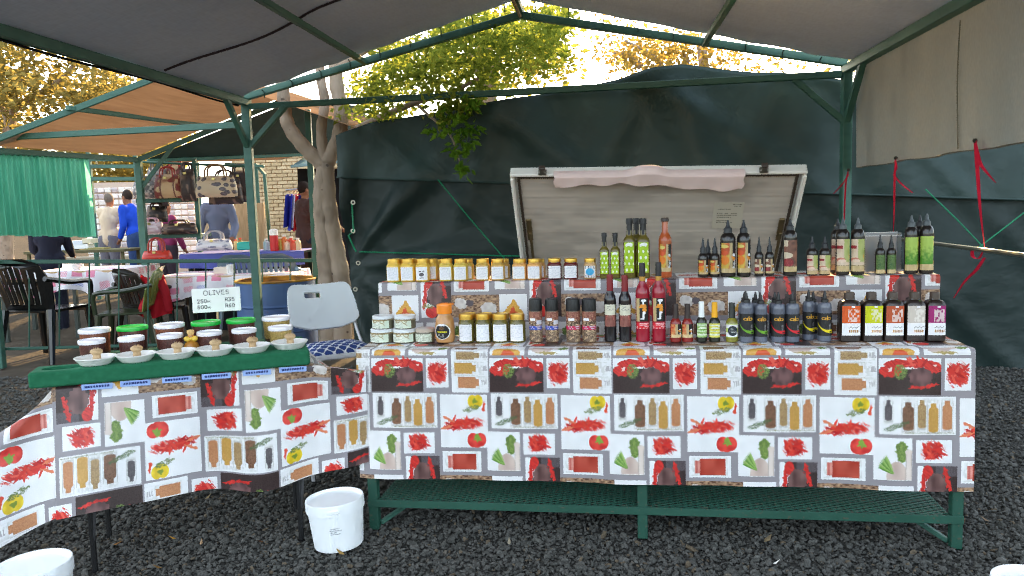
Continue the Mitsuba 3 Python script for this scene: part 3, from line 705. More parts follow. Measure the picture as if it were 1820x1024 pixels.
v_ = m[0]; k_ = np.clip((Z2 - v_[:, 2]) / .52, 0, 1); v_[:, 2] += k_ * .035 * np.clip((v_[:, 0] + 1.2) / .5, 0, 1); v_[:, 2] -= k_ * (.018 * np.sin(v_[:, 0] * 6.5 + 2.2) + .008 * np.sin(v_[:, 0] * 15))
part(tc3, 'front', shp(m, 'oilcloth', uv=uv, smooth=True))
# corner drape at the left: the loose corner swings outward in a cone
nu, nv = 28, 24; G = np.zeros((nu, nv, 3)); uv = np.zeros((nu, nv, 2))
z0_ = Z2 - .008
for i, t in enumerate(np.linspace(0, 1, nu)):
    for j, s in enumerate(np.linspace(0, 1, nv)):
        d = s * .518
        front = T2(-.01 - .02 * d * 0, -wave_left(-.01, d), z0_ - d)
        run = t * .50
        spread = min(1.0, .16 + d / .24) if t > 0 else 0
        q = T2(-.01 - run * (.96) * spread, -wave_left(-.01, d) - .05 * t * spread + .035 * math.sin(t * 7 + .6) * min(1, d / .3) - .035 * math.sin(.6) * min(1, d / .3), z0_ - d * (1 + .26 * t) - .085 * t * (1 - s * .5))
        G[i, j] = q; uv[i, j] = (.382 + run * spread, .645 - d - .06 * t)
part(tc3, 'corner_drape', shp(grid(G), 'oilcloth', uv=uv.reshape(-1, 2), smooth=True))
G = np.zeros((20, 10, 3)); uv = np.zeros((20, 10, 2))
for i, b in enumerate(np.linspace(.0, .50, 20)):
    for j, d in enumerate(np.linspace(0, .40, 10)):
        G[i, j] = T2(L2 - .205 + .04 * d + .012 * math.sin(b * 18) * d * 3, b + .016, Z2 - .002 - d); uv[i, j] = (.34 - L2 - d, .645 + b)
part(tc3, 'end_flap', shp(grid(G), 'oilcloth', uv=uv.reshape(-1, 2), smooth=True))

# green felt covered stand with an oval recess at its left end
def _felt(p, n, uv): return mix((.013, .105, .050), (.030, .165, .085), fbm(p.x * 60, p.y * 60, p.z * 60, 3))
scene['felt'] = prin(mikit.proc(_felt), .95, specular=.1, sheen=.4)
ga0, ga1, GH = T2.on_b(50, 690, -.02)[0], T2.on_b(552, 650, -.02)[0], .067
def rbox(x0, x1, y0, y1, z0, z1, r):
    s = m3.Manifold.sphere(r, 20)
    return m3.Manifold.batch_hull([s.translate([x, y, z]) for x in (x0 + r, x1 - r) for y in (y0 + r, y1 - r) for z in (z0 + r, z1 - r)])
gm = rbox(ga0, ga0 + .32, -.02, .14, Z2 + .002, Z2 + .002 + GH, .013) + rbox(ga0 + .23, ga1, -.019, .44, Z2 + .0025, Z2 + .002 + GH + .001, .013)
gm = gm - m3.Manifold.sphere(1, 40).scale([.078, .046, .055]).translate([ga0 + .112, .056, Z2 + GH + .012])
single('felt_stand', shp(t2m(gm), 'felt'), 'low green felt covered stand with an oval recess on the olive table', 'stand')
ZG = Z2 + .003 + GH

DW = C(236, 236, 232)
dish = [('bowl', shp(lathe([(.0, .0), (.050, .0), (.056, .004), (.074, .027), (.0765, .028), (.0765, .031), (.072, .031), (.054, .009), (0, .008)], 28), 'gloss', DW))]
knob = [('pot', shp(lathe([(0, .0), (.020, .0), (.019, .022), (.017, .034), (.024, .040), (.029, .047), (.029, .056), (.022, .062), (0, .064)], 18), 'wood')),
        ('pick', shp(cat(*[tube([[.006 * math.cos(k), .006 * math.sin(k), .04], [.012 * math.cos(k), .012 * math.sin(k), .070]], .0012, 4) for k in range(5)]), 'wood'))]
pos_words = ['first', 'second', 'third', 'fourth', 'fifth', 'sixth']
for i, (x, y) in enumerate([(168, 647), (242, 639), (314, 634), (382, 629), (448, 624), (515, 616)]):
    a, b = T2.on_z(x, y, ZG + .008); b = max(b, .062)
    place(dish, 'tasting_dish', f'white oval tasting dish, {pos_words[i]} from the left on the green stand', 'dish', T2.T(a, b, ZG + .0005).scale(1.08), 'tasting dishes on the green stand')
    place(knob, 'toothpick_holder', f'small wooden toothpick pot in the {pos_words[i]} tasting dish from the left', 'toothpick pot', T2.T(a + .004, b + .006, ZG + .0103).scale(.86), 'toothpick pots in the dishes')


def _olives(p, n, uv):
    f, s, r = voronoi(uv.x * 26, uv.y * 26); k = smoothstep(.0, .4, s - f)
    t = dr.floor(uv.x)
    a = mix((.055, .018, .016), (.16, .055, .045), r); b = mix((.16, .05, .03), (.30, .10, .05), r); g = mix((.35, .22, .05), (.58, .42, .14), r)
    c = dr.select(t > 19, g, dr.select(t > 9, b, a))
    return c * (.55 + .45 * k)
scene['olives'] = prin(mikit.proc(_olives), .22, specular=.5, clearcoat=.7)


def uvcyl(prof, n, off, k=1.0):
    """lathe with a wrap-around uv: (angle * radius, height) in metres, plus off on u"""
    ang = np.linspace(0, 2 * np.pi, n + 1); pr = np.asarray(prof, float)
    P = np.stack([pr[None, :, 0] * np.cos(ang)[:, None], pr[None, :, 0] * np.sin(ang)[:, None], np.broadcast_to(pr[None, :, 1], (n + 1, len(pr)))], -1)
    U = np.stack([off + .02 + np.broadcast_to((ang / (2 * np.pi))[:, None] * .96, P.shape[:2]) * k, np.broadcast_to(pr[None, :, 1], P.shape[:2])], -1)
    return grid(P), U.reshape(-1, 2)
def tub(R, H, lidc, content, base):
    (m, uv) = uvcyl([(R * .86, .012), (R * .90, H * .5), (R * .93, H - .014)], 28, {'dark': 0., 'red': 10., 'green': 20.}[content], 9.)
    uv[:, 1] *= 9
    out = [('contents', shp(m, 'olives', uv=uv, smooth=True)),
           ('base', shp(lathe([(0, 0), (R * .84, 0), (R * .865, .004), (R * .865, .0125), (0, .0125)], 28), 'gloss', C(*base))),
           ('lid', shp(lathe([(R * .93, H - .018), (R * .98, H - .018), (R * 1.0, H - .014), (R * 1.0, H - .003), (R * .97, H), (R * .90, H), (R * .88, H - .004), (0, H - .004)], 30), 'gloss', lidc))]
    return out
WL, GL = C(232, 230, 236), C(28, 178, 62)
rows = [('small', [(163, 604), (233, 600), (302, 597), (372, 593), (434, 589), (498, 584)], .056, .086, ['w'] * 6, ['dark', 'dark', 'dark', 'dark', 'dark', 'green']),
        ('large', [(168, 588), (235, 582), (301, 578), (366, 572), (428, 567), (491, 566)], .068, .116, ['w', 'g', 'w', 'g', 'g', 'w'], ['red', 'dark', 'red', 'dark', 'dark', 'green'])]
cw = {'dark': 'dark purple olives', 'red': 'reddish brown olives', 'green': 'yellow green olives'}
for nm, pts, R, H, ls, cs in rows:
    for i, (x, y) in enumerate(pts):
        a, b = T2.on_z(x, y, ZG + H); b = min(max(b, .19), .36) if nm == 'small' else min(max(b, .30), .36)
        if nm == 'large': b = .365
        else: b = .222
        a = T2.on_b(x, y, b)[0]
        place(tub(R, H, WL if ls[i] == 'w' else GL, cs[i], (200, 200, 215) if nm == 'small' else (90, 60, 55)), 'olive_tub',
              f"{'small' if nm == 'small' else 'large'} {'white' if ls[i] == 'w' else 'green'} lidded tub of {cw[cs[i]]}, {pos_words[i]} from left in {'front' if nm == 'small' else 'back'} row", 'tub', T2.T(a, b, ZG + .0008, 20 * i), 'olive tubs on the green stand')
# little gourd bottle with a ribbon between the tubs
a, b = T2.on_b(339, 612, .16)[0], .215
place([('gourd', shp(lathe([(0, 0), (.018, 0), (.030, .008), (.034, .022), (.028, .038), (.016, .050), (.012, .058), (.016, .066), (.0135, .076), (0, .078)], 20), 'gloss', C(176, 118, 42))),
       ('bow', shp(cat(mv(rot(lathe([(0, -.016), (.012, -.008), (.012, .008), (0, .016)], 10), [0, 1, 0], 65), (.016, -.012, .060)), mv(rot(lathe([(0, -.016), (.012, -.008), (.012, .008), (0, .016)], 10), [0, 1, 0], 115), (-.016, -.012, .060)), mv(trimesh.creation.icosphere(1, .008), (0, -.014, .060))), 'satin', C(226, 190, 70))),
       ('cork', shp(lathe([(0, .076), (.011, .076), (.016, .086), (.016, .098), (0, .102)], 14), 'matte', C(216, 178, 118)))],
      'gourd_bottle', 'small golden gourd shaped bottle with a ribbon bow between the olive tubs', 'bottle', T2.T(a, .150 if False else .20, ZG + .001))
# pale blue price strips along the front edge of the stand
for i, (x0, x1, y) in enumerate([(143, 199, 684), (212, 267, 678), (287, 340, 672), (358, 410, 666), (431, 482, 660), (496, 545, 653)]):
    a0, z = T2.on_b(x0, y, -.045); a1, _ = T2.on_b(x1, y, -.045)
    k = thing('price_strip', f'pale blue paper name strip, {pos_words[i]} from the left under the green stand', 'paper strip', 'paper strips along the green stand')
    zc = Z2 - .008
    part(k, 'paper', shp(t2m(rot(box(a1 - a0, .002, .024), [0, 1, 0], 1.5).apply_translation(((a0 + a1) / 2, -.030, zc))), 'matte', C(150, 176, 226)))
    part(k, 'lettering', shp(t2m(cat(*[mv(box(.006 + .004 * rng.random(), .0008, .009), (a0 + (a1 - a0) * t, -.0318, zc + .0015)) for t in np.linspace(.14, .86, 9)])), 'matte', C(40, 56, 110), False))
# OLIVES price card on a stake
a0, zb = T2.on_b(343, 557, .45); a1, _ = T2.on_b(429, 554, .45); zt = T2.on_b(343, 514, .45)[1]; wS, hS = a1 - a0, zt - zb
sg = thing('price_sign', 'white price card for olives standing behind the tubs', 'sign')
sm = lambda m: shp_sign(m)
def sgm(m):
    m = tri(m).copy(); v = np.asarray(m.vertices)   # x right, y up on the card, z towards the viewer
    m.vertices = T2.map(np.stack([a0 + v[:, 0], .45 - v[:, 2], zb + v[:, 1]], 1)); return m
part(sg, 'card', shp(sgm(box(wS, hS, .006, (wS / 2, hS / 2, 0), .002)), 'satin', C(238, 240, 236)))
part(sg, 'stake', shp(sgm(tube([[wS * .5, .03, -.007], [wS * .5, zb * 0 - (zb - ZG) , -.007]], .005, 6)), 'wood'))
ink = C(52, 50, 56)
def txt(s, x, y, h): return mv(meshkit.text_mesh(s, h, .0008), (x, y, .0031))
def fitw(s, h, w):
    m = meshkit.text_mesh(s, h, .0008, h < hS * .18); m.apply_scale([w / (m.bounds[1][0] - m.bounds[0][0]), 1, 1]); return m
part(sg, 'lettering', shp(sgm(cat(mv(fitw('OLIVES', hS * .20, wS * .54), (wS * .225, hS * .71, .0031)),
      mv(fitw('250', hS * .155, wS * .20), (wS * .09, hS * .40, .0031)), mv(fitw('ML', hS * .07, wS * .075), (wS * .305, hS * .42, .0031)), mv(fitw('R35', hS * .155, wS * .20), (wS * .665, hS * .42, .0031)),
      mv(fitw('500', hS * .155, wS * .20), (wS * .09, hS * .155, .0031)), mv(fitw('ML', hS * .07, wS * .075), (wS * .305, hS * .17, .0031)), mv(fitw('R60', hS * .155, wS * .20), (wS * .665, hS * .165, .0031)))), 'matte', ink, False))

# ------------------------------------------------------------------ white folding chair with a blue cushion
def _cush(p, n, uv):
    x, y = uv.x * 16, uv.y * 11; k = dr.abs(dr.sin(x * 3.1416) * dr.abs(dr.sin(x * 3.1416)) * .5 + dr.sin(y * 3.1416) * .5); d = dr.abs(dr.sin(x * 3.1416 + y * 3.1416) * dr.sin(x * 3.1416 - y * 3.1416))
    return mix((.80, .82, .85), (.02, .055, .22), smoothstep(.10, .22, d))
scene['cushion'] = prin(mikit.proc(_cush), .8)
import shapely.geometry as sgeo
from shapely import affinity
hc = at(572, 546, 4.85); CH = Frame(hc[0], hc[1], math.radians(29))
def chm(m):
    m = tri(m).copy(); m.vertices = CH.map(m.vertices); return m
fc = thing('folding_chair', 'white plastic folding chair with a blue lattice cushion beside the tree', 'chair')
pl = sgeo.Polygon([(-.215, -.10), (-.10, -.128), (.10, -.128), (.215, -.10), (.205, .03), (.185, .145), (-.185, .145), (-.205, .03)]).buffer(-.05).buffer(.05)
pl = affinity.scale(pl, 1.0, 1.06).difference(sgeo.box(-.085, .074, .0, .092).buffer(.010))
bk = trimesh.creation.extrude_polygon(pl, .022, engine='earcut'); bk = bk.subdivide().subdivide()
v = np.array(bk.vertices); v = np.stack([v[:, 0], v[:, 2] - .35 * v[:, 0] ** 2 * 2 + .0, v[:, 1]], 1); bk.vertices = v
bk = trimesh.Trimesh(bk.vertices, bk.faces[:, ::-1]); bk = rot(bk, [1, 0, 0], -27)
zB = hc[2]; part(fc, 'backrest', shp(chm(mv(bk, (0, 0, zB))), 'gloss', C(226, 232, 234)))
zs = zB - .235
seat = box(.42, .40, .03, (0, -.25, zs), .012)
part(fc, 'seat', shp(chm(seat), 'gloss', C(222, 226, 228)))
G = np.zeros((16, 16, 3)); uv = np.zeros((16, 16, 2))
for i, s in enumerate(np.linspace(-1, 1, 16)):
    for j, t in enumerate(np.linspace(-1, 1, 16)):
        G[i, j] = CH(s * .20, -.25 + t * .19, zs + .016 + .035 * (1 - s ** 4) * (1 - t ** 4)); uv[i, j] = (s * .20, t * .19)
cs_ = thing('seat_cushion', 'flat blue cushion with a white lattice pattern on the folding chair', 'cushion'); part(cs_, 'cover', shp(grid(G), 'cushion', uv=uv.reshape(-1, 2), smooth=True))
ST = C(176, 178, 182)
for s in (-1, 1):
    part(fc, 'frame_tube', shp(chm(tube([[s * .185, .015, zB + .02], [s * .20, -.035, zB - .14], [s * .212, -.10, zs], [s * .215, -.42, 0.0]], .011, 8)), 'metal', ST))
    part(fc, 'leg', shp(chm(tube([[s * .19, -.36, zs - .01], [s * .195, .12, 0.0]], .011, 8)), 'metal', ST))
part(fc, 'stretcher', shp(chm(tube([[-.2, -.38, .14], [.2, -.38, .14]], .008, 6)), 'metal', ST))

# ------------------------------------------------------------------ white buckets
def bucket(R, H):
    return [('pail', shp(lathe([(0, 0), (R * .83, 0), (R * .85, .006), (R * .96, H * .8), (R * .97, H - .002), (R * .945, H - .002), (R * .82, .012), (0, .012)], 44), 'gloss', C(240, 244, 246))),
            ('rim', shp(lathe([(R * .965, H - .048), (R * 1.0, H - .048), (R * 1.012, H - .042), (R * 1.012, H - .006), (R * .995, H + .003), (R * .95, H + .003), (R * .945, H - .02)], 44), 'gloss', C(240, 244, 246))),
            ('lid', shp(lathe([(R * .955, H - .006), (R * .93, H - .010), (0, H - .008)], 40), 'gloss', C(238, 243, 246)))]
P = atz(603, 967, 0)
BT = T4().translate([P[0], P[1], .004]).rotate([0, 1, 0], -3.0).rotate([0, 0, 1], 190)
b1 = place(bucket(.130, .216), 'bucket', 'white lidded plastic bucket standing before the left leg of the display table', 'bucket', BT, 'white buckets')
lb = []
for k, (w_, o_) in enumerate(((.040, 0), (.052, .004), (.030, -.006), (.046, .002))):
    lb.append(mv(box(w_, .0006, .0022), (o_, 0, -.0085 * k)))
lm = rot(cat(*lb), [1, 0, 0], 5); lm.apply_translation((0, -.1225, .115)); lm = rot(lm, [0, 0, 1], 8)
part(b1, 'printing', shp(lm, 'matte', C(120, 126, 132), False), T4().translate([P[0], P[1], .004]).rotate([0, 1, 0], -3.0))
part(b1, 'tear_tab', shp(box(.05, .006, .014, (0.018, -.1315, .193)), 'gloss', C(240, 244, 246)), T4().translate([P[0], P[1], .004]).rotate([0, 1, 0], -3.0))
P = atz(62, 1003, .262)
place(bucket(.130, .262), 'bucket', 'white lidded plastic bucket at the bottom left under the olive table corner', 'bucket', T4().translate([P[0], P[1], .002]).rotate([0, 1, 0], -2), 'white buckets')
P = atz(1838, 1035, .238)
place(bucket(.124, .238), 'bucket', 'white bucket just showing at the bottom right corner', 'bucket', T4().translate([P[0], P[1], .002]), 'white buckets')

# ------------------------------------------------------------------ printed labels of jars and bottles (one ink per label number)
def _label(p, n, uv):
    I = dr.floor(uv.x); u = uv.x - I; v = uv.y
    def is_(*k):
        m = dr.abs(I - k[0]) < .5
        for q in k[1:]: m = m | (dr.abs(I - q) < .5)
        return m
    def el(cx, cy, rx, ry): return dr.square((u - cx) / rx) + dr.square((v - cy) / ry) < 1
    def rc(a, b, c_, d): return (u > a) & (u < b) & (v > c_) & (v < d)
    def words(nu, nv, fill, s): return (cell_rand(dr.floor(u * nu), dr.floor(v * nv), s + 0 * u) < fill) & (dr.abs(v * nv - dr.floor(v * nv) - .5) < .28)
    tan = mix((.52, .38, .18), (.64, .50, .27), noise(u * 9, v * 7, 1.)); blk = mi.Color3f(.012, .011, .011); wht = mi.Color3f(.80, .80, .82)
    c = wht
    # 0, 1, 2 plain white labels
    c = dr.select(is_(0) & words(9, 12, .42, 1) & rc(.1, .9, .12, .9), mi.Color3f(.60, .62, .70), c)
    c = dr.select(is_(1) & (el(.5, .42, .22, .14) | el(.36, .66, .10, .05) | el(.68, .68, .12, .04) | rc(.3, .7, .14, .2)), mi.Color3f(.10, .09, .10), c)
    c = dr.select(is_(2) & (dr.abs(dr.sin(u * 12.6)) > .93) & ((v > .75) | (v < .25)), blk, c); c = dr.select(is_(2) & el(.5, .5, .38, .30), mix((.03, .33, .62), (.08, .42, .70), noise(u * 12, v * 12)), c)
    # 3 lime with white spots
    q = dr.floor(v * 5.); fu = u * 2 + .5 * (q - 2 * dr.floor(q / 2)); sp = dr.square((fu - dr.floor(fu) - .5) / .23) + dr.square((v * 5 - q - .5) / .27) < 1
    lime = mix((.33, .52, .008), (.40, .60, .02), noise(u * 5, v * 9)); l3 = dr.select(sp, mi.Color3f(.78, .84, .62), lime); l3 = dr.select(rc(0, 1, .245, .256), mi.Color3f(.16, .28, .01), l3); l3 = dr.select(el(.55, .93, .36, .055), mi.Color3f(.82, .85, .76), l3)
    c = dr.select(is_(3), l3, c)
    # the striped sauce family: fruit strip, tan strip, dark strip with a bold figure
    fig = el(.80, .60, .10, .05) | rc(.72, .92, .55, .585) | el(.84, .30, .08, .05) | rc(.80, .86, .20, .44) | el(.78, .18, .09, .03); fig2 = el(.82, .46, .11, .07) | rc(.62, .76, .48, .56)
    def sauce(strip): 
        r = dr.select(u < .52, strip, dr.select(u < .70, tan * .8, blk)); r = dr.select(fig2, mi.Color3f(.72, .26, .03), r); r = dr.select(fig & (v > .15), wht, r)
        return dr.select(v < .15, tan, r)
    mango = mix((.50, .08, .02), (.60, .40, .06), smoothstep(.3, .7, noise(u * 3, v * 9, 2.))); mango = dr.select(el(.24, .42, .25, .15), mi.Color3f(.72, .20, .02), mango); mango = dr.select(el(.22, .66, .2, .09), mi.Color3f(.62, .09, .02), mango); mango = dr.select(el(.2, .88, .26, .06), mi.Color3f(.66, .55, .14), mango)
    c = dr.select(is_(4), sauce(mango), c)
    choc = mix((.10, .045, .035), (.30, .13, .08), noise(u * 5, v * 10, 3.)); choc = dr.select(el(.1, .52, .50, .10) | (rc(0, .3, .8, 1.)), mi.Color3f(.66, .55, .40), choc); choc = dr.select(el(.30, .30, .35, .13), mix((.16, .015, .02), (.42, .06, .06), noise(u * 14, v * 18, 4.)), choc)
    c = dr.select(is_(5), sauce(choc), c); c = dr.select(is_(27), dr.select(v < .17, tan, choc), c)
    garl = mix((.62, .44, .30), (.74, .62, .48), noise(u * 3, v * 6, 5.)); garl = dr.select(rc(0, .42, .70, .80) , mi.Color3f(.30, .02, .025), garl); garl = dr.select(rc(.50, 1, .3, 1), mix((.34, .40, .10), (.50, .52, .22), noise(u * 4, v * 5)), garl); garl = dr.select(el(.30, .36, .30, .07), mi.Color3f(.60, .20, .14), garl); garl = dr.select(el(.38, .33, .26, .05), mi.Color3f(.78, .60, .46), garl)
    g2_ = dr.select(v < .19, tan, garl); g2_ = dr.select(rc(0, 1, .185, .197), mi.Color3f(.2, .12, .05), g2_); g2_ = dr.select((u > .86) & fig2, mi.Color3f(.7, .26, .03), g2_)
    c = dr.select(is_(6), g2_, c)
    hb = mix((.07, .25, .02), (.40, .55, .10), smoothstep(.2, .75, v + .35 * (noise(u * 9, v * 22, 6.) - .5))); hb = dr.select(u > .9, dr.select(noise(u * 3, v * 9, 7.) > .5, mi.Color3f(.55, .25, .05), blk), hb); c = dr.select(is_(7), dr.select(v < .18, tan * 1.05, hb), c)
    hd = mix((.035, .10, .03), (.14, .22, .06), noise(u * 14, v * 30, 8.)); c = dr.select(is_(26), dr.select(v < .21, tan * 1.1, hd), c)
    # 8 pink bottle label, 25 small red one
    pk = dr.select(u < .30, tan * .9, blk); pk = dr.select(el(.55, .70, .22, .06) | rc(.25, .8, .58, .66) | el(.65, .50, .16, .09), mi.Color3f(.74, .28, .03), pk); pk = dr.select(el(.6, .90, .2, .06) | rc(.5, .62, .74, .88) | el(.62, .38, .12, .06) | rc(.5, .64, .10, .34) | el(.48, .12, .14, .03), wht, pk)
    c = dr.select(is_(8), pk, c); c = dr.select(is_(28), dr.select(words(8, 4, .6, 5), mi.Color3f(.85, .5, .5), mi.Color3f(.62, .02, .035)), c)
    rd = dr.select(u < .42, mix((.50, .03, .02), (.66, .30, .10), noise(u * 5, v * 8, 9.)), dr.select(u < .62, tan * .8, blk)); rd = dr.select(fig2, mi.Color3f(.72, .26, .03), rd); rd = dr.select(fig, wht, rd); c = dr.select(is_(25), dr.select(v < .24, tan * 1.15, rd), c)
    # 9 wine label
    wn = dr.select(v > .52, dr.select(words(7, 16, .5, 2) & rc(.2, .8, .72, .92), mi.Color3f(.3, .3, .26), mi.Color3f(.66, .64, .50)), mix((.20, .06, .05), (.30, .12, .09), noise(u * 9, v * 9))); wn = dr.select((dr.abs(dr.sqrt(dr.square(u - .5) + dr.square((v - .25) * .8)) - .30) < .035) & (v < .5) & (v > .3), mi.Color3f(.42, .12, .10), wn); c = dr.select(is_(9), wn, c)
    # 10 apothecary label, 11 honey oval
    ap = mix((.74, .78, .68), (.62, .72, .58), smoothstep(.4, .9, u)); ap = dr.select(words(10, 9, .5, 3) & rc(.08, .6, .1, .85), mi.Color3f(.36, .44, .34), ap); ap = dr.select(is_(29) & words(16, 6, .6, 4), mi.Color3f(.40, .42, .30), ap); c = dr.select(is_(10, 29), ap, c)
    ho = mix((.50, .26, .09), (.52, .28, .10), u); ho = dr.select(el(.5, .5, .49, .49), wht, ho); ho = dr.select(el(.5, .49, .43, .45), blk, ho); ho = dr.select(rc(.22, .80, .44, .52), mi.Color3f(.66, .58, .02), ho); ho = dr.select(words(8, 14, .6, 6) & rc(.25, .75, .12, .38), mi.Color3f(.35, .35, .34), ho); ho = dr.select(el(.5, .70, .16, .10), mix((.05, .025, .01), (.22, .1, .04), noise(u * 12, v * 14)), ho); ho = dr.select(rc(.3, .68, .86, .99), wht, ho); c = dr.select(is_(11), ho, c)
    # 12, 13 spice grinders
    f, s, r = voronoi(u * 9, v * 17); gs = mix((.10, .06, .04), (.62, .42, .26), r) * smoothstep(0., .25, s - f); gs = mix(gs, (.33, .08, .06), smoothstep(.62, .8, v) * .55); gb = dr.select(is_(12), mi.Color3f(.035, .075, .42), mi.Color3f(.52, .02, .085)); gs = dr.select(rc(0, 1, .40, .53), dr.select(words(14, 17, .45, 7), mi.Color3f(.6, .5, .6), gb), gs); gs = dr.select(rc(.22, .55, .70, .79), wht, gs); gs = dr.select(is_(12) & rc(.62, .95, .58, .72), mi.Color3f(.6, .6, .66), gs); c = dr.select(is_(12, 13), gs, c)
    # 14, 15 banded labels, 16 dark disc
    bd = dr.select(is_(14), mix((.20, .42, .06), (.40, .58, .24), noise(u * 3, v * 9)), mix((.62, .58, .03), (.72, .68, .16), noise(u * 3, v * 9))); bd = dr.select(rc(0, 1, .60, .90) & (noise(u * 2, v * 14, 3.) > .45), mi.Color3f(.72, .76, .66), bd); bd = dr.select(rc(0, 1, .14, .26) | rc(0, 1, .40, .47), mi.Color3f(.70, .76, .60), bd); bd = dr.select(words(12, 10, .4, 8) & rc(.1, .9, .2, .6), bd * .55, bd); c = dr.select(is_(14, 15), bd, c)
    od = dr.select((dr.abs(v - .80) < .12) | (dr.abs(v - .2) < .16), wht, mix((.46, .58, .10), (.55, .62, .22), v)); od = dr.select(el(.56, .48, .36, .36), mi.Color3f(.02, .03, .04), od); od = dr.select((el(.56, .48, .34, .34) & words(9, 9, .5, 9) & (dr.abs(v - .42) < .07)) | el(.5, .62, .10, .03), mi.Color3f(.5, .52, .5), od); c = dr.select(is_(16), od, c)
    # 17 to 19: dark labels with a round two letter mark and a swoosh
    ab = mi.Color3f(.020, .020, .021); ring = lambda cx: (dr.abs(dr.sqrt(dr.square((u - cx) / .115) + dr.square((v - .765) / .058)) - .78) < .24)
    mk = ring(.40) | ring(.66) | rc(.475, .52, .70, .825) | rc(.545, .585, .70, .90); ab = dr.select(mk, mi.Color3f(.66, .33, .03), ab)
    xx = (u - .05) / .95; lo = .12 + .42 * dr.square(1 - xx) * (1 - xx); hi = .22 + .36 * dr.square(1 - xx) * dr.square(1 - xx) + .04 * xx
    sw = (v > dr.minimum(lo, hi) - .01) & (v < dr.maximum(hi, lo) + .02) & (u > .05) & (u < .92) & ~el(.76, .175, .10, .03)
    swc = dr.select(is_(17), mi.Color3f(.13, .33, .02), dr.select(is_(18), mi.Color3f(.62, .02, .03), mi.Color3f(.72, .58, .01))); ab = dr.select(sw, swc, ab); ab = dr.select(rc(.66, .76, .26, .60) & (noise(v * 60, u * 6) > .5), mi.Color3f(.22, .22, .23), ab); c = dr.select(is_(17, 18, 19), ab, c)
    # 20 to 24: big bottles, coloured above, white with small pictures below
    top_ = dr.select(is_(20), mi.Color3f(.66, .10, .015), dr.select(is_(21), mi.Color3f(.55, .58, .006), dr.select(is_(22), mi.Color3f(.46, .085, .03), dr.select(is_(23), mi.Color3f(.58, .52, .45), mi.Color3f(.32, .015, .14)))))
    lite = mix(top_, (.82, .78, .72), .62); bt = dr.select((cell_rand(dr.floor(u * 11), dr.floor(v * 13), I) < .62) & rc(.30, .92, .46, .88), lite, top_)
    q5 = u * 9; bt2 = dr.select((v > .10) & (v < .19) & rc(.36, .93, 0, 1) & (dr.abs(q5 - dr.floor(q5) - .5) < .36), mix((.25, .12, .05), (.65, .35, .12), cell_rand(dr.floor(q5), I)), wht); bt2 = dr.select((dr.abs(v - .275 - .02 * dr.sin(u * 30)) < .012) & rc(.34, .9, 0, 1), mi.Color3f(.2, .2, .2), bt2); bt = dr.select(v < .42, bt2, bt); bt = dr.select(rc(.5, .7, .93, .99), wht, bt)
    c = dr.select(is_(20, 21, 22, 23, 24), bt, c)
    return c
scene['label_ink'] = prin(mikit.proc(_label), .38, specular=.4)


def patch(R, z0, z1, ha, lid, pw=2.0, lift=.0007, n=13, a0=0.):
    """a label wrapped on the front (-y) of a bottle"""
    an = np.radians(np.linspace(-ha, ha, n) + a0) - np.pi / 2; c, s = np.cos(an), np.sin(an); k = (R + lift) / (np.abs(c) ** pw + np.abs(s) ** pw) ** (1 / pw)
    P = np.zeros((n, 2, 3)); U = np.zeros((n, 2, 2))
    for j, z in enumerate((z0, z1)):
        P[:, j, 0], P[:, j, 1], P[:, j, 2] = c * k, s * k, z; U[:, j, 0] = lid + np.linspace(.004, .996, n); U[:, j, 1] = .004 + .992 * j
    m, u = grid(P), U.reshape(-1, 2)
    return shp(m, 'label_ink', uv=u, smooth=True)


GOLD, BLK = C(218, 176, 82), C(30, 30, 31)
cache = {}
def pf(kind, R, H, *o):
    key = (kind, round(R, 3), round(H, 3)) + o
    if key not in cache: cache[key] = globals()['k_' + kind](round(R, 3), round(H, 3), *o)
    return cache[key]
def st(x, z, s=.010): return shp(mv(box(.016, .0012, .009, bev=.0002), (x, 0, z)), 'matte', C(240, 240, 246), False)
def L(pts, R, H, n=24, pw=2.0): return lathe([(r * R, z * H) for r, z in pts], n, 1.0, pw)

def k_jar(R, H, col, lid, cap, pw):
    return [('glass', shp(L([(0, 0), (.90, 0), (.97, .02), (1, .06), (1, .66), (.96, .72), (.84, .775), (.82, .80), (.82, .83), (0, .83)], R, H, 28, pw), 'gloss', col)),
            ('label', patch(R, H * .06, H * .645, 44 if pw > 2.5 else 52, lid, pw)),
            ('lid', shp(cat(L([(.83, .80), (.90, .80), (.915, .815), (.90, .83), (.91, .84), (.91, .965), (.87, .995), (.80, 1.), (.78, .985), (0, .985)], R, H, 30)), 'metal' if cap is GOLD_T else 'gloss', cap))]
GOLD_T = tuple(GOLD)

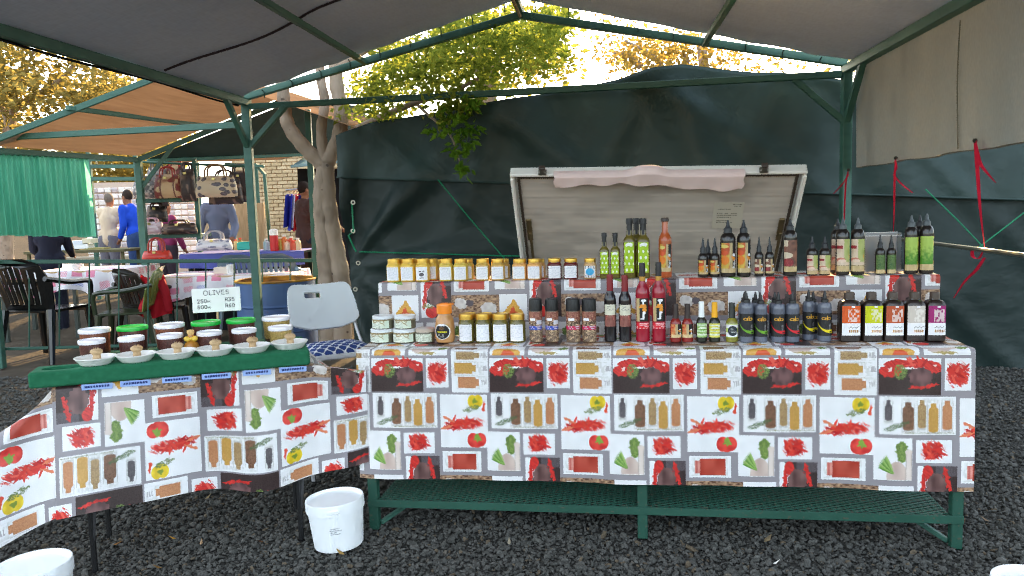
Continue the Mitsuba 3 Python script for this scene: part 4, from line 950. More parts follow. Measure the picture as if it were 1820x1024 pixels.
def k_oil(R, H, col, lid, b0, b1):      # square green glass, black cap
    return [('glass', shp(L([(0, 0), (.92, 0), (1, .012), (1, b1), (.93, b1 + .05), (.60, b1 + .10), (.46, b1 + .13), (.44, .80), (0, .80)], R, H, 28, 4.5), 'gloss', col)),
            ('label', patch(R, H * b0, H * b1, 41, lid, 4.5)),
            ('cap', shp(L([(.47, b1 + .125), (.50, b1 + .13), (.47, .90), (.57, .905), (.57, .985), (.50, 1), (0, 1)], R, H, 18), 'satin', BLK))]
def k_sauce(R, H, col, lid, b0, b1, noz, tip):      # round bottle with a pointed nozzle
    return [('body', shp(L([(0, 0), (.93, 0), (1, .015), (1, b1 + .03), (.96, b1 + .09), (.82, b1 + .14), (.56, b1 + .17), (.5, b1 + .18), (0, b1 + .18)], R, H, 24), 'gloss', col)),
            ('label', patch(R, H * b0, H * b1, 66, lid)),
            ('cap', shp(L([(.50, b1 + .165), (.55, b1 + .17), (.53, b1 + .17 + noz * .36), (.40, b1 + .17 + noz * .42), (.30, b1 + .17 + noz * .5), (.13, .985), (.10, 1), (0, 1)], R, H, 16), 'satin', tip))]
def k_neck(R, H, col, lid, b0, b1, capc, cz, cr, nr, seal):    # round shouldered bottle with a long neck
    out = [('glass', shp(L([(0, 0), (.92, 0), (1, .015), (1, b1 + .05), (.95, b1 + .10), (.74, b1 + .15), (nr, b1 + .21), (nr, .95), (0, .95)], R, H, 24), 'gloss', col)),
           ('label', patch(R, H * b0, H * b1, 58, lid))]
    if seal is not None: out.append(('neck_seal', shp(L([(nr + .02, b1 + .215), (nr + .05, b1 + .22), (nr + .04, cz + .01), (nr, cz + .012)], R, H, 16), 'satin', seal)))
    out.append(('cap', shp(L([(cr * .98, cz), (cr * 1.04, cz + .006), (cr, .985), (cr * .85, 1), (0, 1)], R, H, 18), 'satin', capc)))
    return out
def k_big(R, H, lid):
    return [('body', shp(L([(0, 0), (.94, 0), (1, .02), (1, .70), (.97, .76), (.80, .82), (.46, .845), (.44, .87), (0, .87)], R, H, 28, 5.0), 'gloss', C(38, 28, 24))),
            ('label', patch(R, H * .13, H * .735, 43, lid, 5.0)),
            ('cap', shp(L([(.46, .845), (.52, .85), (.50, .98), (.44, 1), (0, 1)], R, H, 20), 'satin', C(72, 58, 48)))]
def k_ab(R, H, lid, bend):
    top = cat(L([(.46, .765), (.56, .77), (.52, .83), (.36, .845), (0, .845)], R, H, 16), mv(rot(lathe([(.30 * R, 0), (.24 * R, H * .10), (.10 * R, H * .165), (0, H * .165)], 14), [0, 1, 0], bend), (0, 0, H * .835)), mv(box(R * .5, R * .5, H * .04, bev=.002), (-R * .25, 0, H * .86)))
    return [('body', shp(L([(0, 0), (.93, 0), (1, .02), (1, .66), (.96, .72), (.80, .765), (.5, .775), (0, .775)], R, H, 24), 'gloss', C(92, 98, 112))),
            ('label', patch(R, H * .115, H * .565, 84, lid)), ('nozzle', shp(top, 'satin', BLK))]
def k_grind(R, H, lid):
    return [('glass', shp(L([(0, 0), (.92, 0), (1, .02), (1, .70), (.95, .725), (0, .725)], R, H, 24), 'gloss', C(112, 84, 62))), ('label', patch(R, H * .02, H * .70, 80, lid)),
            ('grinder_cap', shp(L([(.96, .715), (1.0, .72), (1.02, .80), (.99, .965), (.92, .985), (.80, .99), (.78, 1.0), (0, 1.0)], R, H, 24), 'satin', BLK))]
def k_cosm(R, H, lid, cap, raffia):
    out = [('glass', shp(L([(0, 0), (.92, 0), (1, .04), (1, .66), (.93, .74), (.88, .76), (0, .76)], R, H, 26), 'gloss', C(96, 92, 74))), ('label', patch(R, H * .08, H * .64, 58, lid)),
           ('lid', shp(L([(.90, .74), (.98, .75), (.99, .95), (.94, 1), (0, 1)], R, H, 26), 'gloss', cap))]
    if raffia:
        an = np.linspace(0, 2 * np.pi, 26); out.append(('raffia', shp(cat(tube(np.stack([R * .97 * np.cos(an), R * .97 * np.sin(an), H * .69 + 0 * an], 1), .0022, 5), tube(smoothpath([[.0, -R * 1.0, H * .68], [-R * .3, -R * 1.02, H * .5], [-R * .5, -R * .93, H * .62], [0, -R * 1.0, H * .68], [R * .35, -R * 1.0, H * .45], [R * .55, -R * .9, H * .6], [0, -R, H * .68], [R * .6, -R * .85, H * .3]], 5), .0020, 5)), 'matte', C(170, 150, 110))))
    return out
def k_squeeze(R, H, lid):
    m = L([(0, 0), (.80, 0), (.92, .02), (1, .15), (1.0, .40), (.90, .58), (.72, .68), (.66, .72), (.66, .75), (0, .75)], R, H, 28)
    return [('bottle', shp(m, 'gloss', C(190, 138, 84))), ('label', patch(R, H * .10, H * .50, 52, lid)),
            ('cap', shp(cat(L([(.72, .74), (.78, .75), (.78, .95), (.74, .98), (0, .985)], R, H, 26), mv(box(R * 1.3, R * .8, H * .05, bev=.004), (R * .25, 0, H * .98))), 'gloss', C(246, 140, 32)))]
def k_vial(R, H, col, lid, capc):     # small bottle with a tall tapered cap
    return [('glass', shp(L([(0, 0), (.92, 0), (1, .02), (1, .46), (.94, .53), (.62, .60), (.5, .63), (0, .63)], R, H, 22), 'gloss', col)), ('label', patch(R, H * .12, H * .475, 66, lid)),
            ('cap', shp(L([(.50, .61), (.58, .615), (.50, .86), (.52, .87), (.50, .985), (.44, 1), (0, 1)], R, H, 18), 'satin', capc))]


RR = RZ + .0025; TT = ZC + .0025
def put(kind, x0, x1, yt, z, b, args, name, label, cat_, group=None, yaw=0., yb=None):
    xc = (x0 + x1) / 2; ym = 560 if z < 1 else 470
    a0 = TB.on_b(x0, ym, b)[0]; a1 = TB.on_b(x1, ym, b)[0]; R = (a1 - a0) / 2; a, zt = TB.on_b(xc, yt, b); H = zt - z
    a = (a0 + a1) / 2
    return place(pf(kind, R, H, *args), name, label, cat_, TB.T(a, b, z, yaw + (rng.uniform(-8, 8) if kind in ('sauce', 'neck', 'vial', 'oil', 'grind') else 0)), group)
tup = lambda *c: tuple(float(q) for q in C(*c))
HON, LEM, AMB, BRZ, RDJ = tup(222, 182, 70), tup(206, 178, 74), tup(196, 156, 70), tup(214, 158, 86), tup(92, 24, 22)
FB = RBk + .055
J = [(688.6, 712.5, HON, 0, 'first'), (713, 738, HON, 0, 'second'), (739.5, 763, HON, 1, 'third'), (781, 805, LEM, 0, 'fourth'), (806.5, 831, LEM, 0, 'fifth'), (846, 870, AMB, 0, 'sixth'), (872.5, 897, AMB, 0, 'seventh'),
     (911, 936, BRZ, 0, 'eighth'), (937.5, 962, BRZ, 0, 'ninth'), (973, 998, RDJ, 0, 'tenth'), (1002, 1027, RDJ, 0, 'eleventh')]
nm_ = {HON: 'golden honey', LEM: 'yellow preserve', AMB: 'olive yellow preserve', BRZ: 'orange brown preserve', RDJ: 'dark red jam'}
for x0, x1, col, lid, w in J:
    lab = f'gold lidded jar of {nm_[col]}, {w} from left on the raised shelf' if lid == 0 else 'gold lidded honey jar with a small dark emblem on its label'
    put('jar', x0, x1, 460 if col is not RDJ else 459, RR, FB, (col, lid, GOLD_T, 4.0), 'preserve_jar', lab, 'jar', 'gold lidded jars on the raised shelf', rng.uniform(-4, 4))
put('jar', 1037.5, 1060, 459, RR, FB, (tup(190, 150, 100), 2, GOLD_T, 4.0), 'preserve_jar', 'gold lidded jar with a blue disc on its striped label ending the row', 'jar')
for x0, x1, col, w in [(754, 779, HON, 'third'), (693, 716, HON, 'first'), (719, 743, HON, 'second'), (817, 842, LEM, 'fifth'), (882, 906, AMB, 'seventh'), (945, 969, BRZ, 'ninth')]:
    put('jar', x0, x1, 460.5, RR, FB + .075, (col, 0, GOLD_T, 4.0), 'preserve_jar', f'gold lidded jar of {nm_[col]} hidden behind the {w} front jar', 'jar', 'gold lidded jars on the raised shelf')
for x0, x1, col in [(766, 788, HON),]:
    put('jar', x0, x1, 461, RR, FB + .15, (col, 0, GOLD_T, 4.0), 'preserve_jar', 'gold lidded honey jar glinting in the gap after the third front jar', 'jar')
OIL = tup(96, 84, 26)
for x0, x1, w in ((1066, 1083, 'left'), (1085.5, 1102.5, 'right')):
    put('oil', x0, x1, 414, RR, FB, (OIL, 3, .10, .585), 'oil_bottle', f'small oil bottle with a lime polka dot label, {w} one of the small pair', 'bottle')
for x0, x1, w, bb in ((1109, 1130, 'left one of the tall pair', 0), (1132.5, 1155, 'right one of the tall pair', 0), (1121, 1142, 'half hidden behind the tall pair', .085)):
    put('oil', x0, x1, 388, RR, FB + bb, (OIL, 3, .09, .60), 'oil_bottle', f'tall oil bottle with a lime polka dot label, {w}', 'bottle')
put('neck', 1171, 1194, 387, RR, FB, (tup(176, 82, 36), 4, .10, .56, tup(60, 48, 40), .935, .62, .46, None), 'sauce_bottle', 'orange brown sauce bottle with a fruit label standing alone beside the lime bottles', 'bottle')
DKB, NOZ = tup(30, 25, 22), tup(46, 50, 54)
S = [(1240.5, 1258.5, 423, 4, .07, .43, .40, 'small dark nozzle bottle with an orange fruit label, left one of its pair'), (1262, 1279, 423, 4, .07, .43, .40, 'small dark nozzle bottle with an orange fruit label, right one of its pair'),
     (1280, 1307.5, 391, 4, .07, .60, .23, 'large dark nozzle bottle with an orange fruit label, left one of its pair'), (1309.5, 1334, 391, 4, .07, .60, .23, 'large dark nozzle bottle with an orange fruit label, right one of its pair'),
     (1341, 1357, 421, 5, .07, .44, .39, 'small dark nozzle bottle with a chocolate brown label, left one of its pair'), (1359.5, 1376, 421, 5, .07, .44, .39, 'small dark nozzle bottle with a chocolate brown label, right one of its pair'),
     (1391.5, 1416.5, 389, 27, .07, .63, .20, 'large dark nozzle bottle with a chocolate and red label, standing alone'),
     (1433, 1453, 420, 6, .03, .52, .31, 'small dark nozzle bottle with a cream and green label, left one of its pair'), (1455.5, 1476, 420, 6, .03, .52, .31, 'small dark nozzle bottle with a cream and green label, right one of its pair'),
     (1485, 1509.5, 387, 6, .06, .63, .20, 'large dark nozzle bottle with a cream and dark red label, left one of its pair'), (1511.5, 1536.5, 387, 6, .06, .63, .20, 'large dark nozzle bottle with a cream and dark red label, right one of its pair'),
     (1555, 1572.5, 418, 26, .02, .50, .33, 'small dark nozzle bottle with a dark green herb label, left one of its pair'), (1575, 1592, 418, 26, .02, .50, .33, 'small dark nozzle bottle with a dark green herb label, right one of its pair'),
     (1606.5, 1630.5, 383, 7, .06, .63, .20, 'large dark nozzle bottle with a bright green label, left one of its pair'), (1633, 1658.5, 380, 7, .06, .63, .20, 'large dark nozzle bottle with a bright green label, last on the shelf')]
for x0, x1, yt, lid, b0, b1, nz, lab in S:
    clear = x0 > 1480 and x1 - x0 > 20
    k = put('sauce', x0, x1, yt, RR, FB, (DKB, lid, b0, b1, nz, tup(84, 92, 96) if clear else NOZ), 'sauce_bottle', lab, 'bottle', None, rng.uniform(-5, 5))
for x0, x1, yt, lid, b0, b1, nz, lab in [(1250, 1267, 424, 4, .07, .43, .40, 'small dark nozzle bottle half hidden behind the small orange label pair'), (1476, 1500, 389, 6, .06, .63, .20, 'large dark nozzle bottle half hidden behind the large cream label pair'),
                                         (1622, 1645, 382, 7, .06, .63, .20, 'large dark nozzle bottle half hidden behind the bright green pair')]:
    put('sauce', x0, x1, yt, RR, FB + .085, (DKB, lid, b0, b1, nz, NOZ), 'sauce_bottle', lab, 'bottle')
# clear acrylic box with a cup standing behind the herb bottles
a0, a1 = TB.on_b(1537, 440, FB + .07)[0], TB.on_b(1602, 440, FB + .07)[0]; zt = TB.on_b(1570, 414, FB + .07)[1]
ab_ = thing('acrylic_box', 'clear acrylic display box standing behind the small herb label bottles', 'box')
w_ = a1 - a0; xm = (a0 + a1) / 2
for nm, m in (('back', box(w_, .003, zt - RR, (xm, FB + .125, (zt + RR) / 2), .001)), ('front', box(w_, .003, (zt - RR) * .93, (xm, FB + .062, RR + (zt - RR) * .465), .001)), ('side', box(.003, .06, zt - RR, (a0 + .002, FB + .0935, (zt + RR) / 2), .001)), ('side', box(.003, .06, zt - RR, (a1 - .002, FB + .0935, (zt + RR) / 2), .001))):
    part(ab_, nm, shp(tbm(m), 'satin' if nm == 'back' else 'clear', C(140, 146, 150) if nm == 'back' else None, False))
part(ab_, 'top_edge', shp(tbm(cat(box(w_, .005, .004, (xm, FB + .125, zt), .001), box(w_, .005, .004, (xm, FB + .062, RR + (zt - RR) * .93), .001))), 'gloss', C(205, 210, 214)))

# ---- front row on the table
FT = .215
for x0, x1, yt, yb, dz, lid, rf, lab in [(658, 698, 583, 0, 0, 10, True, 'raffia tied cosmetic jar at the bottom left of the stacked four'), (697.5, 738, 583, 0, 0, 10, True, 'raffia tied cosmetic jar at the bottom right of the stacked four'),
                                         (662, 699, 560, 0, 1, 10, True, 'raffia tied cosmetic jar stacked on the bottom left one'), (701, 738, 560, 0, 1, 10, True, 'raffia tied cosmetic jar stacked on the bottom right one'), (737.5, 771, 583, 0, 0, 29, False, 'flat cosmetic jar with a beige lid beside the honey squeeze bottle')]:
    z0 = TT
    if dz: z0 = TT + hj + .0005
    xc = (x0 + x1) / 2; zz = TB.on_b(xc, yt, FT)[1]
    put('cosm', x0, x1, yt, z0, FT, (lid, tup(222, 226, 228) if rf else tup(190, 176, 160), rf), 'cosmetic_jar', lab, 'jar', None, rng.uniform(-12, 12))
    if not dz: hj = zz - TT
put('squeeze', 773, 807, 539, TT, FT - .01, (11,), 'honey_bottle', 'squeezy honey bottle with an orange cap and a black oval label', 'bottle', None, -6)
for i, (x0, x1) in enumerate([(814.5, 842), (844, 872), (874, 902.5), (905, 933.5)]):
    put('jar', x0, x1, 557.5, TT, FT - .01, (tup(98, 90, 40), 0, GOLD_T, 2.0), 'olive_jar', f'round green brown gold lidded jar, {pos_words[i]} of four right of the honey bottle', 'jar', 'round jars in the front row', rng.uniform(-6, 6))
for i, (x0, x1) in enumerate([(815.5, 841), (845, 871), (875, 901)]):
    put('jar', x0 + 6, x1 + 6, 556, TT, FT + .075, (tup(98, 90, 40), 0, GOLD_T, 2.0), 'olive_jar', f'round green brown gold lidded jar hidden behind the {pos_words[i]} round jar', 'jar', 'round jars in the front row')
for x0, x1, lid, lab in [(940.5, 963.5, 12, 'black capped spice grinder with a blue band, left one'), (969, 992.5, 12, 'black capped spice grinder with a blue band, right one'), (1006, 1031, 13, 'black capped spice grinder with a pink band, left one'), (1034.5, 1059.5, 13, 'black capped spice grinder with a pink band, right one')]:
    put('grind', x0, x1, 530, TT, FT - .01, (lid,), 'spice_grinder', lab, 'spice grinder')
for x0, x1, yt, w in [(1074, 1095.5, 488, 'left'), (1100, 1122, 489, 'right')]:
    put('neck', x0, x1, yt, TT, FT, (tup(18, 16, 20), 9, .23, .56, tup(128, 26, 32), .755, .52, .46, None), 'wine_bottle', f'dark bottle with a red neck capsule and cream label, {w} one of two', 'bottle')
for x0, x1, yt, w in [(1130, 1154.5, 467, 'left'), (1159, 1183, 466, 'right')]:
    k = put('neck', x0, x1, yt, TT, FT, (tup(150, 16, 40), 8, .26, .555, tup(38, 34, 34), .825, .44, .40, tup(190, 140, 56)), 'cordial_bottle', f'pink red bottle with a black cap and golden neck, {w} one of two', 'bottle')
    a0 = TB.on_b(x0, 560, FT)[0]; a1 = TB.on_b(x1, 560, FT)[0]; R_ = round((a1 - a0) / 2, 3); H_ = TB.on_b((x0 + x1) / 2, yt, FT)[1] - TT
    part(k, 'label', patch(R_, H_ * .165, H_ * .245, 58, 28), TB.T((a0 + a1) / 2, FT, TT))
for x0, x1, w in [(1191, 1210.5, 'left'), (1212, 1231.5, 'right')]:
    put('vial', x0, x1, 540, TT, FT - .02, (tup(132, 28, 20), 25, tup(50, 36, 32)), 'hot_sauce_bottle', f'small red sauce bottle with a dark cap beside the pink red bottles, {w} one', 'bottle')
put('vial', 1237, 1256.5, 536, TT, FT - .02, (tup(26, 28, 18), 14, tup(236, 242, 240)), 'dressing_bottle', 'small bottle with a white cap and a green banded label', 'bottle')
put('vial', 1260, 1280, 537, TT, FT - .02, (tup(28, 30, 18), 15, tup(240, 172, 20)), 'dressing_bottle', 'small bottle with a yellow cap and a yellow banded label', 'bottle')
put('vial', 1290, 1311.5, 538, TT, FT - .02, (tup(128, 122, 40), 16, tup(44, 48, 46)), 'dressing_bottle', 'small olive oil bottle with a black cap and a dark disc on its label', 'bottle')
for x0, x1, yt, lid, bb, w in [(1314, 1339.5, 517, 17, -.03, 'green swoosh, left one'), (1341, 1364, 520, 17, -.03, 'green swoosh, right one'), (1371, 1395.5, 519, 18, -.03, 'red swoosh, left one'), (1396, 1420.5, 519, 18, -.03, 'red swoosh, right one'), (1426, 1447.5, 515, 19, .03, 'yellow swoosh, left one'), (1453, 1478, 517, 19, -.01, 'yellow swoosh, right one')]:
    put('ab', x0, x1, yt, TT, FT + bb, (lid, -8 if lid == 17 else 0), 'balsamic_bottle', f'grey black nozzle bottle with a {w} in front row', 'bottle', None, rng.uniform(-8, 8))
for x0, x1, yt, lid, w in [(1318, 1340, 519, 17, 'left green swoosh'), (1337, 1360, 519, 17, 'right green swoosh'), (1372, 1394, 519, 18, 'left red swoosh'), (1440, 1462, 518, 19, 'yellow swoosh')]:
    put('ab', x0 - 6, x1 - 6, yt, TT, FT + .06, (lid, 0), 'balsamic_bottle', f'grey black nozzle bottle half hidden behind the {w} bottle', 'bottle', None, 25)
for x0, x1, lid, w in [(1490, 1528, 20, 'orange red'), (1529.5, 1566.5, 21, 'lime yellow'), (1567.5, 1604, 22, 'rust brown'), (1606, 1642, 23, 'beige'), (1643, 1678, 24, 'magenta')]:
    put('big', x0, x1, 519, TT, FT, (lid,), 'sauce_bottle', f'large square dark bottle with a {w} and white label in the front row', 'bottle', None, rng.uniform(-3, 3))

# ------------------------------------------------------------------ foliage and trees
def leaves(centres, per, spread, L, cols, seed, droop=.3):
    """one mesh of many small leaves in clumps; colours vary from leaf to leaf"""
    r = np.random.default_rng(seed); c = np.repeat(np.asarray(centres, float), per, axis=0); n = len(c)
    off = r.standard_normal((n, 3)); off *= (r.random((n, 1)) ** .4) / np.linalg.norm(off, axis=1, keepdims=True); off *= np.asarray(spread)
    P = c + off; d = r.standard_normal((n, 3)); d[:, 2] = d[:, 2] * .5 - droop; d /= np.linalg.norm(d, axis=1, keepdims=True)
    s = np.cross(d, r.standard_normal((n, 3))); s /= np.linalg.norm(s, axis=1, keepdims=True); l = L * (.65 + .7 * r.random((n, 1))); w = l * .24; nn = np.cross(d, s)
    v = np.stack([P, P + d * l * .45 + s * w + nn * w * .35, P + d * l, P + d * l * .45 - s * w + nn * w * .35], 1).reshape(-1, 3)
    f = (np.array([[0, 2, 1], [0, 3, 2]])[None] + (np.arange(n) * 4)[:, None, None]).reshape(-1, 3)
    cl = np.repeat(np.repeat(r.random((len(centres), 1)), per, axis=0) * .6 + .4 * r.random((n, 1)), 4, axis=0); k = np.asarray(cols)
    col = k[0] * (1 - cl) + k[1] * cl
    return mikit.ply((v, f), 'leaf', smooth=False, color=col)
def pxcloud(boxes, seed):
    r = np.random.default_rng(seed); out = []
    for x0, x1, y0, y1, Y0, Y1, n in boxes:
        for _ in range(n): out.append(at(r.uniform(x0, x1), r.uniform(y0, y1), r.uniform(Y0, Y1)))
    return np.array(out)
def limb(pts, r0, r1, n=7):
    P = smoothpath(pts, n); rr = np.linspace(r0, r1, len(P)); rr = rr * (1 + .10 * np.sin(np.arange(len(P)) * 1.7) * .6)
    return tube(P, rr, 12)
tr = thing('shade_tree', 'smooth barked forked tree growing between the fence and the tarpaulin', 'tree')
Q = lambda x, y, Y=8.45: at(x, y, Y)
base = atz(595, 640, 0)
trk = [limb([[*Q(584, 648)[:2], -.05], Q(584, 560), Q(581, 480), Q(574, 400), Q(571, 340), Q(577, 292)], .112, .080), limb([[*Q(607, 648)[:2], -.05], Q(607, 560), Q(605, 492), Q(594, 430), Q(583, 360), Q(579, 290)], .112, .085),
       limb([Q(577, 296), Q(543, 264), Q(514, 226), Q(505, 186), Q(501, 140), Q(484, 70), Q(470, 0)], .080, .055), limb([Q(576, 292), Q(571, 232), Q(577, 180), Q(569, 130), Q(575, 60)], .060, .04),
       limb([Q(580, 292), Q(602, 245), Q(606, 195), Q(597, 140), Q(603, 70), Q(640, -20)], .082, .065), limb([Q(603, 248), Q(655, 218, 8.2), Q(738, 183, 7.9), Q(800, 165, 7.7), Q(850, 140, 7.6)], .038, .016),
       limb([Q(600, 120), Q(680, 70, 8.3), Q(780, 40, 8.1), Q(880, 10, 8.0)], .05, .02), limb([Q(738, 183, 7.9), Q(762, 205, 7.8), Q(800, 240, 7.6), Q(818, 290, 7.5)], .016, .006)]
part(tr, 'trunk', shp(cat(*trk), 'bark', smooth=True))
LC = (C(74, 96, 34), C(170, 178, 74))
cr = pxcloud([(630, 1000, 30, 130, 7.5, 9.2, 62), (780, 1010, 20, 100, 7.5, 9.0, 34), (620, 760, 120, 200, 7.6, 9.2, 22), (760, 900, 100, 165, 7.5, 9.0, 18), (640, 700, 190, 235, 7.8, 8.8, 4), (780, 845, 160, 215, 7.4, 7.7, 7),
              (560, 1050, -140, 10, 7.8, 9.4, 16), (612, 660, 140, 230, 8.2, 9.2, 4)], 3)
part(tr, 'crown', leaves(cr, 32, (.20, .20, .15), .085, LC, 5))
hang = pxcloud([(775, 850, 165, 235, 7.35, 7.5, 15), (800, 840, 240, 265, 7.35, 7.45, 5), (816, 830, 268, 312, 7.38, 7.4, 5)], 9)
part(tr, 'hanging_leaves', leaves(hang, 8, (.08, .08, .07), .095, (C(70, 112, 30), C(132, 172, 58)), 6, .9))


def tree(lab, base, lean, h, rt, boxes, per, spread, L, cols, seed, branches=()):
    k = thing('tree', lab, 'tree', None); b = np.asarray(base, float)
    ms = [limb([b, b + [lean * .3, 0, h * .4], b + [lean, .1, h]], rt, rt * .6)]
    for q in branches: ms.append(limb(q, rt * .42, rt * .12))
    part(k, 'trunk', shp(cat(*ms), 'bark', smooth=True)); part(k, 'crown', leaves(pxcloud(boxes, seed), per, spread, L, cols, seed + 1)); return k
GLD = (C(112, 104, 58), C(178, 162, 94)); OLV = (C(112, 106, 58), C(176, 160, 90))
tree('tall golden lit tree at the far left beyond the tan canopy', [-13.0, 20.5, 0], .5, 4.6, .22, [(-160, 250, -60, 180, 17.5, 22, 170), (-160, 330, 150, 270, 18, 23, 90), (-200, 60, 250, 330, 19, 23, 20)], 60, (.6, .6, .5), .18, GLD, 21,
     [[at(20, 250, 20), at(25, 180, 19.8), at(60, 90, 19.5)], [at(20, 220, 20), at(-20, 150, 20), at(-40, 60, 20)], [at(30, 190, 20), at(110, 140, 19.8), at(170, 60, 19.6)]])
tree('golden bushy tree seen under the tan canopy behind the packet display', [-10.2, 23.5, 0], .2, 3.2, .18, [(140, 300, 270, 345, 22, 25, 70), (180, 330, 180, 290, 22, 25, 50)], 40, (.7, .7, .5), .20, OLV, 31)
tree('second leafy tree behind the tarpaulin under the canopy ridge', [-.35, 10.4, 0], .1, 3.6, .17, [(700, 1000, 10, 120, 9.6, 11.4, 44), (840, 960, 90, 160, 9.8, 11, 12), (620, 760, 60, 190, 10, 11.5, 18), (960, 1010, 60, 130, 9.8, 10.8, 6), (650, 1050, -120, 10, 9.8, 11.6, 12)], 34, (.3, .3, .25), .10, (C(84, 96, 36), C(176, 166, 72)), 41,
     [[at(873, 190, 10.4), at(880, 120, 10.3), at(930, 50, 10.2)], [at(870, 160, 10.4), at(830, 90, 10.4), at(800, 30, 10.4)]])
tree('brownish thin leaved tree to the right of the bright gap', [3.9, 14.5, 0], -.4, 4.3, .15, [(1085, 1230, 66, 120, 13, 15.5, 34), (1130, 1300, 80, 130, 13, 15.5, 26), (1260, 1500, 80, 130, 13, 15, 9), (1050, 1500, -40, 60, 13, 15.5, 24)], 26, (.42, .42, .3), .11, (C(120, 98, 48), C(180, 156, 80)), 51,
     [[at(1190, 140, 14.4), at(1160, 100, 14.3), at(1110, 72, 14.3)], [at(1200, 130, 14.4), at(1222, 104, 14.4), at(1180, 82, 14.4)], [at(1140, 120, 14.3), at(1115, 98, 14.3), at(1090, 94, 14.2)]])
tree('spreading tree behind the right end of the tarpaulin', [6.6, 12.0, 0], -.3, 4.0, .2, [(1480, 1900, -120, 130, 10.5, 13.5, 120), (1500, 1900, -240, -100, 10.5, 13.5, 60)], 34, (.45, .45, .35), .12, OLV, 61)

# ------------------------------------------------------------------ wire fence along the left back of the stall
fe = thing('wire_fence', 'low green rail fence with thin upright rods left of the stall', 'fence')
F0, F1 = at(-60, 466, 8.25), at(561, 463, 8.75)
part(fe, 'top_rail', shp(beam(F0, F1, .04), 'green_paint'))
B0, B1 = at(-60, 622, 8.25), at(561, 606, 8.75); part(fe, 'bottom_rail', shp(beam(B0, B1, .03), 'green_paint'))
for x in range(-5, 560, 52):
    if 425 < x < 450: continue
    t = (x + 60) / 623; part(fe, 'rod', shp(tube([F0 + (F1 - F0) * t, B0 + (B1 - B0) * t], .0075, 6), 'green_paint'))
part(fe, 'post', shp(beam([F1[0], F1[1], 0], [F1[0], F1[1], 2.62], .06), 'green_paint'))

# ------------------------------------------------------------------ tan canopy with the green curtain, dark canopy beyond
K2, R2_ = at(245, 277, 10.2), at(520, 165, 10.8); D2 = np.array([.67, 1.99, 0]); N1, N2 = K2 - D2, R2_ - D2; N1[2] = K2[2]
c2 = thing('market_canopy', 'tan brown sunlit stall canopy at the left beyond the fence', 'canopy')
def quad(a, b, c, d, nu, nv, sag, k=1.):
    G = np.zeros((nu, nv, 3)); uv = np.zeros((nu, nv, 2))
    for i, s in enumerate(np.linspace(0, 1, nu)):
        for j, t in enumerate(np.linspace(0, 1, nv)):
            G[i, j] = (a * (1 - s) + b * s) * (1 - t) + (d * (1 - s) + c * s) * t - np.array([0, 0, sag * math.sin(math.pi * s) * math.sin(math.pi * t)]); uv[i, j] = (s * k, t * k)
    return grid(G), uv.reshape(-1, 2)
m, uv = quad(N1, K2, R2_, N2, 16, 24, .05, 2.5); part(c2, 'roof_cloth', shp(m, 'knit_tan', uv=uv, smooth=True))
RR2 = R2_ + np.array([2.2, -.9, -.85]); m, uv = quad(N2, R2_, RR2, RR2 - D2, 10, 10, .05, 2.5); part(c2, 'roof_cloth', shp(m, 'knit_tan', uv=uv, smooth=True))
dn = np.array([0, 0, -.05])
for nm, a, b, w in (('eave_beam', N1 + dn, K2 + dn, .06), ('rafter', K2 + dn, R2_ + dn, .06), ('rafter', N1 + dn - D2 * .05, N2 + dn - D2 * .05, .06), ('ridge_beam', N2 + dn, R2_ + dn, .05), ('purlin', (N1 + N2) / 2 + dn - D2 * .1, (K2 + R2_) / 2 + dn, .05),
                    ('tie_beam', at(-60, 248, 8.6), at(436, 222, 7.95), .06), ('post', [K2[0], K2[1], 0], K2 + dn, .075), ('post', [N1[0], N1[1], 0], N1 + dn, .075), ('brace', K2 + [0, 0, -.42], K2 + (R2_ - K2) * .22 + dn, .05)):
    part(c2, nm, shp(beam(a, b, w), 'canopy_paint'))
# green curtain below its eave
E0, E1 = at(-40, 262, 8.15), at(153, 272, 9.45)
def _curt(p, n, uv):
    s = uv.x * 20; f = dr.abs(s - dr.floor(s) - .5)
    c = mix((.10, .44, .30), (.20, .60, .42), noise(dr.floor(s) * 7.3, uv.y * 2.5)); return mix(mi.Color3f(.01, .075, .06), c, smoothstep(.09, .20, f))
scene['curtain'] = {'type': 'principledthin', 'base_color': mikit.proc(_curt), 'roughness': .5, 'diff_trans': 1.6, 'spec_trans': 0.}
nu, nv = 180, 12; G = np.zeros((nu, nv, 3)); uv = np.zeros((nu, nv, 2)); ed = (E1 - E0) / np.linalg.norm(E1 - E0); en = np.array([ed[1], -ed[0], 0])
for i, t in enumerate(np.linspace(0, 1, nu)):
    for j, s in enumerate(np.linspace(0, 1, nv)):
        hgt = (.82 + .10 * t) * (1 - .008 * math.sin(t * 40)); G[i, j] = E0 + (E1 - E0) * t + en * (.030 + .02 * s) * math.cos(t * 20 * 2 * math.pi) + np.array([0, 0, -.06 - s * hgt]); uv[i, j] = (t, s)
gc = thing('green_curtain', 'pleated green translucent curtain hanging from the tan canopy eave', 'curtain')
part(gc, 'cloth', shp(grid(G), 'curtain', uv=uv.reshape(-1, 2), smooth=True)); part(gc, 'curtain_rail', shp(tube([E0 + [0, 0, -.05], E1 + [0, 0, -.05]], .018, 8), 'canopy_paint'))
c3 = thing('market_canopy', 'dark green canopy behind the bag stand', 'canopy')
m, uv = quad(at(262, 283, 10.5), at(650, 268, 13.2), at(650, 190, 13.2), at(530, 176, 11.2), 14, 10, .04); part(c3, 'roof_sheet', shp(m, 'tarp', smooth=True))
m, uv = quad(at(268, 290, 10.7), at(500, 284, 15.), at(560, 268, 15.), at(300, 274, 10.9), 8, 6, .02, 3.); part(c3, 'lining', shp(m, 'knit_tan', uv=uv, smooth=True))
